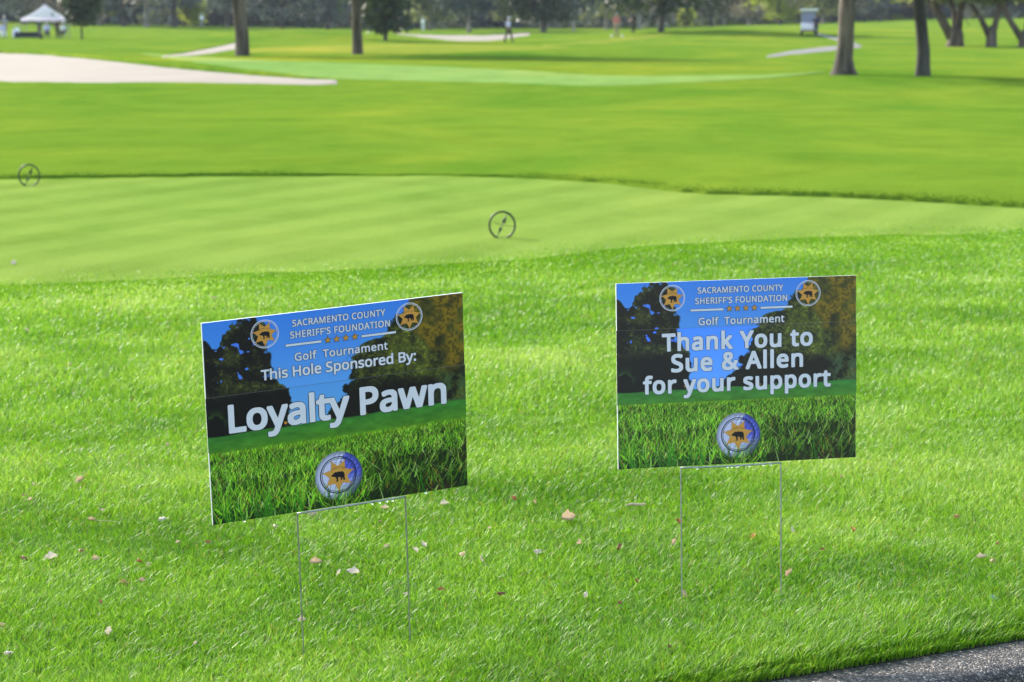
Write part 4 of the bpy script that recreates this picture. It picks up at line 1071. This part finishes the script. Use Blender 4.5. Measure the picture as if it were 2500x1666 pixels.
def person(base, rz, top, legs, label, cap=None, pose='stand', H=1.75, group=None, holds=None, shoes='black'):
    root = empty('person', base, rz); tag(root, label, 'person', group)
    k = H / 1.75
    hip, bend = 0.93, 0.0
    if pose == 'sit': hip = 0.50
    if pose == 'bend': bend = 0.55
    if pose == 'lean': bend = 0.3
    cb, sb = math.cos(bend), math.sin(bend)
    T = lambda x, y, z: Vector((x, -z * sb + y * cb, hip + z * cb + y * sb)) * k       # torso frame, forward is -y
    J = dict(pel=T(0, 0, 0), waist=T(0, 0, 0.14), chest=T(0, 0.005, 0.34), neckb=T(0, 0, 0.50), neck=T(0, -0.01, 0.56), head=T(0, -0.025, 0.70))
    for s, n_ in ((-1, 'l'), (1, 'r')):
        J['sh' + n_] = T(s * 0.185, 0, 0.455)
        if pose in ('bend', 'lean'):
            J['el' + n_] = T(s * 0.19, -0.12, 0.19); J['wr' + n_] = T(s * 0.06, -0.33, 0.06)
        elif pose == 'sit':
            J['el' + n_] = T(s * 0.24, -0.06, 0.18); J['wr' + n_] = T(s * 0.16, -0.28, 0.10)
        else:
            J['el' + n_] = T(s * 0.25, 0.03, 0.17); J['wr' + n_] = T(s * 0.25, -0.08, -0.06)
        if pose == 'sit':
            J['hp' + n_] = Vector((s * 0.09, 0, hip - 0.02)) * k; J['kn' + n_] = Vector((s * 0.13, -0.42, 0.5)) * k; J['an' + n_] = Vector((s * 0.13, -0.44, 0.08)) * k
        elif pose == 'walk':
            f = 0.22 * s
            J['hp' + n_] = Vector((s * 0.09, 0, hip - 0.05)) * k; J['kn' + n_] = Vector((s * 0.095, -f * 0.7 - 0.05, 0.5)) * k; J['an' + n_] = Vector((s * 0.09, -f * 1.2 + 0.02, 0.09)) * k
        else:
            J['hp' + n_] = Vector((s * 0.09, 0, hip - 0.05)) * k; J['kn' + n_] = Vector((s * 0.11, -0.03, 0.5)) * k; J['an' + n_] = Vector((s * 0.12, 0.02, 0.09)) * k
    # body: one continuous skinned surface, fingers included
    V, E_, Rr = [], [], []
    def add(p, r, par=None):
        V.append(Vector(p)); Rr.append(r if isinstance(r, tuple) else r * k)
        if par is not None: E_.append((par, len(V) - 1))
        return len(V) - 1
    a = add(J['pel'], 0.13); b = add(J['waist'], 0.12, a); c = add(J['chest'], 0.13, b); d = add(J['neckb'], 0.075, c); e = add(J['neck'], 0.055, d)
    up = (J['head'] - J['neck']).normalized()
    f_ = add(J['head'] - up * 0.07 * k, 0.07, e); h_ = add(J['head'] + up * 0.03 * k, 0.083, f_); add(J['head'] + up * 0.10 * k, 0.06, h_)
    for n_ in 'lr':
        s = -1 if n_ == 'l' else 1
        p = add(J['sh' + n_], 0.06, c); p = add((J['sh' + n_] + J['el' + n_]) / 2, 0.048, p); p = add(J['el' + n_], 0.04, p); p = add(J['wr' + n_], 0.027, p)
        dr = (J['wr' + n_] - J['el' + n_]).normalized(); side = Vector((0, 1, 0)) - dr * dr.y; side.normalize()
        w0 = J['wr' + n_]
        pl = add(w0 + dr * 0.06 * k, (0.036 * k, 0.018 * k), p)
        for q, L0 in enumerate((0.07, 0.08, 0.075, 0.06)):
            o0 = w0 + dr * 0.085 * k + side * (q - 1.5) * 0.019 * k
            u_ = add(o0, 0.0095, pl); u2 = add(o0 + dr * L0 * 0.55 * k, 0.0085, u_); add(o0 + dr * L0 * k + Vector((-s * 0.02, 0, 0)) * k, 0.007, u2)
        u_ = add(w0 + dr * 0.045 * k - side * 0.035 * k, 0.011, pl); add(w0 + dr * 0.085 * k - side * 0.05 * k, 0.009, u_)
        p = add(J['hp' + n_], 0.095, a); p = add(J['kn' + n_], 0.058, p); p = add((J['kn' + n_] + J['an' + n_]) / 2, 0.053, p); p = add(J['an' + n_], 0.04, p); add(J['an' + n_] + Vector((0, -0.12, -0.05)) * k, 0.035, p)
    body = skin_mesh('body', V, E_, Rr, SKIN, root, 0, 1)
    hd = J['head']
    fw = Vector((0, -cb, -sb)) if bend else Vector((0, -1, 0))
    mb = MB(); mb.ball(hd + fw * 0.095 * k - up * 0.015 * k, 0.014 * k, (0.8, 1.2, 1.5), 8)
    for s in (-1, 1): mb.ball(hd + Vector((s * 0.083 * k, 0, 0)), 0.022 * k, (0.4, 0.8, 1.3), 8)
    mb.build('face', SKIN, body, True)
    mb = MB()
    for s in (-1, 1): mb.ball(hd + fw * 0.085 * k + up * 0.015 * k + Vector((s * 0.03 * k, 0, 0)), 0.008 * k, (1.2, 0.6, 0.7), 8)
    mb.build('eyes', HAIR, body, True)
    # clothes
    V, E_, Rr = [], [], []
    a = add(J['pel'] + Vector((0, 0, 0.01)), 0.155); b = add(J['waist'], 0.15, a); c = add(J['chest'], 0.155, b); d = add(J['neckb'] - up * 0.02, 0.085, c)
    for n_ in 'lr':
        p = add(J['sh' + n_], 0.078, c); p = add((J['sh' + n_] * 0.45 + J['el' + n_] * 0.55), 0.068, p); add(J['el' + n_], 0.058, p)
    skin_mesh('shirt', V, E_, Rr, CLOTH[top], root, 0, 1)
    V, E_, Rr = [], [], []
    a = add(J['pel'], 0.148)
    for n_ in 'lr':
        p = add(J['hp' + n_], 0.11, a); p = add(J['kn' + n_], 0.08, p); p = add((J['kn' + n_] + J['an' + n_]) / 2, 0.07, p); add(J['an' + n_], 0.06, p)
    skin_mesh('trousers', V, E_, Rr, CLOTH[legs], root, 0, 1)
    for n_ in 'lr':
        mb = MB(); mb.ball(J['an' + n_] + Vector((0, -0.07, -0.045)) * k, 0.05 * k, (0.9, 2.4, 0.85), 10); mb.build('shoe', CLOTH[shoes], root, True)
    if cap:
        mb = MB(); mb.ball(hd + up * 0.055 * k, 0.10 * k, (0.98, 1.05, 0.78), 14)
        mb.ball(hd + up * 0.055 * k + fw * 0.12 * k, 0.085 * k, (0.85, 1.0, 0.12), 10); mb.build('cap', CLOTH[cap], root, True)
    else:
        mb = MB(); mb.ball(hd + up * 0.05 * k - fw * 0.02 * k, 0.098 * k, (0.98, 1.02, 0.85), 14); mb.build('hair', HAIR, root, True)
    return root, J

GG = 'golfers far out on the course'
person(Vector(G(1241, 104)), R(70), 'lilac', 'black', 'person in a lilac top and dark trousers walking past the far bunker', cap='lilac', pose='walk', H=1.78, group=GG)
person(at_depth(1033, 262), R(160), 'white', 'white', 'person all in white standing beyond the far bunker', cap='white', H=1.7, group=GG)
person(at_depth(493, 255), R(200), 'white', 'grey', 'person in a white top far off, left of the first grey trunk', cap='white', H=1.7, group=GG)
pr, J = person(Vector(G(1505, 92)), R(20), 'salmon', 'khaki', 'person in a salmon top and khaki trousers, left one of the pair of golfers', cap='grey', H=1.8, group=GG)
person(Vector(G(1546, 80)), R(-60), 'navy', 'black', 'person in dark clothes and a white cap leaning forward, right of the salmon-topped golfer', cap='white', pose='lean', H=1.8, group=GG)
M['ball_white'] = plain('white_marker_paint', (0.8, 0.8, 0.78), 0.4, 0.03, 30)
for px, lab in ((1493, 'white round marker ball by the left foot of the golfer in salmon'), (1519, 'white round marker ball right of the golfer in salmon')):
    p = G(px, 93); root = empty('marker_ball', p); tag(root, lab, 'marker', 'white marker balls by the golfers')
    mb = MB(); mb.ball((0, 0, 0.13), 0.085, seg=14); mb.build('ball', M['ball_white'], root, True)
    mb = MB(); mb.tube([(0, 0, -0.05), (0, 0, 0.06)], 0.015, 6); mb.build('peg', CLOTH['grey'], root)

# ------------------------------------------------------------------ canopy tent with people and gear
TD = 172
tb = at_depth(112, TD); root = empty('canopy_tent', tb, R(6)); tag(root, 'white peaked canopy tent on four legs at the far left', 'canopy tent')
M['canopy'] = leafy('white_canopy_fabric', [(0, (0.9, 0.83, 0.98, 1)), (1, (0.94, 0.87, 1.0, 1))], 0.6, 0.7, 0.2, tweak=(1, 1, 1, 1))
W2, EZ, AZ, val = 1.75, 1.52, 2.62, 0.2
q = 12; bm = bmesh.new()
def cz(x, y):
    t = max(abs(x), abs(y)) / W2
    return EZ + (AZ - EZ) * (1 - t) ** 1.35 - 0.05 * (1 - abs(abs(x) - abs(y)) / W2) * 0
gv = [[bm.verts.new((x, y, cz(x, y))) for x in np.linspace(-W2, W2, q * 2 + 1)] for y in np.linspace(-W2, W2, q * 2 + 1)]
for i in range(2 * q):
    for j in range(2 * q): bm.faces.new((gv[i][j], gv[i][j + 1], gv[i + 1][j + 1], gv[i + 1][j]))
rim = [gv[0][j] for j in range(2 * q)] + [gv[i][2 * q] for i in range(2 * q)] + [gv[2 * q][j] for j in range(2 * q, 0, -1)] + [gv[i][0] for i in range(2 * q, 0, -1)]
low = [bm.verts.new(v.co * 1.0 - Vector((0, 0, val + 0.03 * math.sin(i * 0.8)))) for i, v in enumerate(rim)]
for i in range(len(rim)): bm.faces.new((rim[i], rim[(i + 1) % len(rim)], low[(i + 1) % len(rim)], low[i]))
me = bpy.data.meshes.new('canopy'); bm.to_mesh(me); bm.free()
fattr(me, 'tint', np.full(len(me.vertices), 0.6)); link('canopy', me, M['canopy'], root, True)
M['pole'] = plain('grey_pole', (0.25, 0.25, 0.27), 0.5, 0.1, 10)
for sx_ in (-1, 1):
    for sy_ in (-1, 1):
        mb = MB(); mb.box((sx_ * (W2 - 0.06), sy_ * (W2 - 0.06), EZ / 2), (0.06, 0.06, EZ), bev=0.006); mb.build('leg', M['pole'], root)
fr = MB()
for sx_ in (-1, 1):
    fr.tube([(-W2 + 0.06, sx_ * (W2 - 0.06), EZ - 0.08), (W2 - 0.06, sx_ * (W2 - 0.06), EZ - 0.08)], 0.018, 6); fr.tube([(sx_ * (W2 - 0.06), -W2 + 0.06, EZ - 0.08), (sx_ * (W2 - 0.06), W2 - 0.06, EZ - 0.08)], 0.018, 6)
fr.tube([(0, 0, EZ - 0.2), (0, 0, AZ - 0.02)], 0.02, 6); fr.build('frame', M['pole'], root)
# folding table under a dark cloth with a pale banner at its left end
p = at_depth(70, TD - 5); root = empty('folding_table', p, R(-4)); tag(root, 'low folding table under a dark blue cloth in front of the canopy', 'table')
mb = MB(); mb.box((0, 0, 0.46), (1.9, 0.7, 0.04), bev=0.01); mb.build('tabletop', CLOTH['navy'], root)
bm = bmesh.new(); pr_ = []
for i in range(65):
    a = i / 64 * 2 * math.pi; x = 0.96 * max(-1, min(1, 1.35 * math.cos(a))); y = 0.36 * max(-1, min(1, 1.35 * math.sin(a))); w_ = 0.02 * math.sin(i * 1.9)
    pr_.append((bm.verts.new((x, y, 0.485)), bm.verts.new((x * 1.03 + w_, y * 1.05 + w_, 0.05))))
for a, b in zip(pr_, pr_[1:]): bm.faces.new((a[0], b[0], b[1], a[1]))
bm.faces.new([a[0] for a in pr_[:-1]])
me = bpy.data.meshes.new('tablecloth'); bm.to_mesh(me); bm.free(); link('tablecloth', me, CLOTH['navy'], root, True)
for sx_ in (-1, 1):
    mb = MB(); mb.tube([(sx_ * 0.8, -0.25, 0), (sx_ * 0.8, -0.25, 0.44), (sx_ * 0.8, 0.25, 0.44), (sx_ * 0.8, 0.25, 0)], 0.015, 6); mb.build('leg', M['pole'], root)
def bag(px, d, label, cloth, hgt=0.55, lean=0.2):
    p = at_depth(px, d); root = empty('golf_bag', p, R(20)); tag(root, label, 'golf bag', 'golf bags and gear by the canopy')
    mb = MB(); mb.tube([(0, 0, 0.0), (0.0, lean * 0.1, 0.12), (0, lean * 0.5, hgt * 0.7), (0, lean * 0.75, hgt)], [0.13, 0.15, 0.14, 0.13], 14); mb.build('bag', CLOTH[cloth], root, True)
    mb = MB(); mb.ball((0, -0.13, hgt * 0.45), 0.11, (0.9, 0.6, 1.5), 10); mb.build('pocket', CLOTH[cloth], root, True)
    for k in range(4):
        mb = MB(); x = -0.06 + 0.04 * k
        mb.tube([(x, lean * 0.7, hgt * 0.8), (x * 1.4, lean, hgt + 0.16 + 0.03 * (k % 2))], 0.008, 5); mb.ball((x * 1.4, lean - 0.03, hgt + 0.18 + 0.03 * (k % 2)), 0.035, (0.8, 1.3, 0.8), 8); mb.build('club', M['pole'], root)
bag(36, TD - 4, 'lilac and white golf bag left of the dark table', 'lilac', 0.6)
bag(44, TD - 3, 'white golf bag tucked against the dark table\'s left end', 'white', 0.75)
bag(100, TD - 8, 'dark golf bag right of the dark table', 'black', 0.45)
SG = 'people around the canopy'
def chair(base, rz, label):
    root = empty('folding_chair', base, rz); tag(root, label, 'chair', 'folding chairs at the canopy')
    mb = MB(); mb.box((0, 0, 0.40), (0.44, 0.42, 0.03), bev=0.01); mb.build('seat', CLOTH['grey'], root)
    mb = MB(); mb.box((0, 0.24, 0.68), (0.44, 0.03, 0.34), Matrix.Rotation(-0.15, 3, 'X'), bev=0.01); mb.build('backrest', CLOTH['grey'], root)
    for sx_ in (-1, 1):
        mb = MB(); mb.tube([(sx_ * 0.21, -0.2, 0), (sx_ * 0.21, 0.2, 0.4), (sx_ * 0.21, 0.27, 0.85)], 0.014, 6); mb.tube([(sx_ * 0.21, 0.22, 0), (sx_ * 0.21, -0.19, 0.4)], 0.014, 6); mb.build('leg', M['pole'], root)
for px, d, rz, top, legs, cap, lab, lc in (
    (115, TD - 4, 15, 'lilac', 'navy', 'white', 'person in a white cap seated in front of the middle of the canopy', 'folding chair under the person in the white cap before the canopy'),
    (155, TD - 1, -20, 'white', 'navy', 'white', 'person in white seated under the right side of the canopy', 'folding chair under the person in white at the canopy\'s right side'),
    (6, TD - 6, 30, 'lilac', 'white', None, 'person in pale clothes seated at the left edge of the picture', 'folding chair under the person at the left edge')):
    b = at_depth(px, d); chair(b, R(rz), lc); person(b, R(rz), top, legs, lab, cap=cap, pose='sit', H=1.7, group=SG)
person(at_depth(140, TD + 1.2), R(160), 'black', 'black', 'person in black standing at the back right of the canopy', pose='stand', H=1.5, group=SG)
person(at_depth(97, TD + 0.8), R(200), 'green', 'black', 'person in dark green standing behind the seated one in the white cap', pose='lean', H=1.5, group=SG)
person(at_depth(12, TD + 3), R(190), 'grey', 'khaki', 'person in a white cap standing at the far left edge', cap='white', pose='stand', H=1.72, group=SG)

# ------------------------------------------------------------------ golf cart on the path
p = G(1974, 87); root = empty('golf_cart', p, R(-8)); tag(root, 'white golf cart with a cream roof driving toward the camera on the path', 'golf cart')
M['cart_white'] = plain('cart_body_paint', (0.85, 0.76, 0.76), 0.3, 0.04, 5)
M['cart_roof'] = plain('cart_roof', (0.85, 0.8, 0.7), 0.5, 0.04, 5)
M['tyre'] = plain('tyre_rubber', (0.02, 0.02, 0.02), 0.85, 0.2, 30)
m, nt, N, L, B = mat('windshield'); B.inputs['Base Color'].default_value = (0.4, 0.42, 0.6, 1); B.inputs['Transmission Weight'].default_value = 0.3; B.inputs['Roughness'].default_value = 0.08
L.new(ramp(nt, noise(nt, 6), [(0.3, (0.18, 0.18, 0.28, 1)), (0.7, (0.36, 0.36, 0.5, 1))]), B.inputs['Base Color']); M['glass'] = m
mb = MB()
def prism(mb, prof, w):
    a = [mb.bm.verts.new((-w / 2, y, z)) for y, z in prof]; b = [mb.bm.verts.new((w / 2, y, z)) for y, z in prof]
    mb.bm.faces.new(a); mb.bm.faces.new(b[::-1])
    for i in range(len(prof)): mb.bm.faces.new((a[i], b[i], b[(i + 1) % len(prof)], a[(i + 1) % len(prof)]))
    bmesh.ops.bevel(mb.bm, geom=list({e for v in a + b for e in v.link_edges}), offset=0.03, segments=2, affect='EDGES')
prism(mb, [(-1.18, 0.28), (-1.2, 0.55), (-1.05, 0.78), (-0.78, 0.92), (-0.62, 0.9), (-0.55, 0.34), (0.15, 0.30), (0.2, 0.62), (0.9, 0.66), (1.05, 0.5), (1.05, 0.28)], 1.1); mb.build('body', M['cart_white'], root)
mb = MB(); mb.box((0, 0.42, 0.72), (1.05, 0.5, 0.14), bev=0.04); mb.build('seat', CLOTH['khaki'], root)
mb = MB(); mb.box((0, 0.72, 0.98), (1.05, 0.12, 0.4), Matrix.Rotation(-0.15, 3, 'X'), bev=0.04); mb.build('backrest', CLOTH['khaki'], root)
mb = MB(); mb.box((0, 0.0, 1.82), (1.3, 1.85, 0.17), bev=0.06); mb.build('roof', M['cart_roof'], root)
mb = MB(); mb.box((0, -0.70, 1.36), (1.0, 0.012, 0.86), Matrix.Rotation(-0.12, 3, 'X')); mb.build('windshield', M['glass'], root)
for sx_ in (-1, 1):
    mb = MB(); mb.tube([(sx_ * 0.52, -0.75, 0.85), (sx_ * 0.55, -0.62, 1.8)], 0.022, 8); mb.build('post', M['pole'], root)
    mb = MB(); mb.tube([(sx_ * 0.52, 0.9, 0.62), (sx_ * 0.55, 0.75, 1.8)], 0.022, 8); mb.build('post', M['pole'], root)
    mb = MB(); mb.ball((sx_ * 0.38, -1.16, 0.62), 0.075, (1.3, 0.5, 0.8), 10); mb.build('headlight', M['ball_white'], root, True)
    for yy_ in (-0.82, 0.75):
        mb = MB(); mb.tube([(sx_ * 0.42, yy_, 0.23), (sx_ * 0.44, yy_, 0.23), (sx_ * 0.58, yy_, 0.23), (sx_ * 0.6, yy_, 0.23)], [0.19, 0.23, 0.23, 0.19], 20); w_ = mb.build('wheel', M['tyre'], root, True)
        mb = MB(); mb.tube([(sx_ * 0.56, yy_, 0.23), (sx_ * 0.608, yy_, 0.23)], [0.12, 0.11], 16); mb.build('rim', M['cart_white'], w_)
mb = MB(); mb.box((0, -1.22, 0.34), (1.0, 0.08, 0.12), bev=0.03); mb.build('bumper', M['tyre'], root)
mb = MB(); mb.tube([(-0.27 + 0.18 * math.cos(a), -0.42 + 0.06 * math.sin(a), 1.02 + 0.16 * math.sin(a)) for a in np.linspace(0, 2 * math.pi, 21)], 0.014, 6); mb.tube([(-0.27, -0.42, 1.02), (-0.27, -0.7, 0.85)], 0.02, 6); mb.build('steering_wheel', M['tyre'], root)
pr2, J = person(Vector(p) + Matrix.Rotation(R(-8), 3, 'Z') @ Vector((-0.26, 0.40, 0.29)), R(-8), 'salmon', 'khaki', 'person in a salmon top driving the golf cart', cap='white', pose='sit', H=1.7, group=GG)
b = Vector(p); person(b + Vector((0.36, -1.2, 0)), R(20), 'navy', 'navy', 'person in navy clothes standing at the front right of the golf cart', pose='stand', H=1.5, group=GG)
#PART5
# ------------------------------------------------------------------ haze over the course
hm = bpy.data.materials.new('haze'); hm.use_nodes = True
hn = hm.node_tree.nodes; hn.remove(hn['Principled BSDF'])
pv = hn.new('ShaderNodeVolumePrincipled'); pv.inputs['Color'].default_value = (0.86, 0.9, 1.0, 1); pv.inputs['Density'].default_value = 0.00015; pv.inputs['Anisotropy'].default_value = 0.0
hm.node_tree.links.new(pv.outputs[0], hn['Material Output'].inputs['Volume'])
mb = MB(); mb.box((0, 220, 19), (620, 480, 41)); tag(mb.build('haze', hm), kind='stuff')
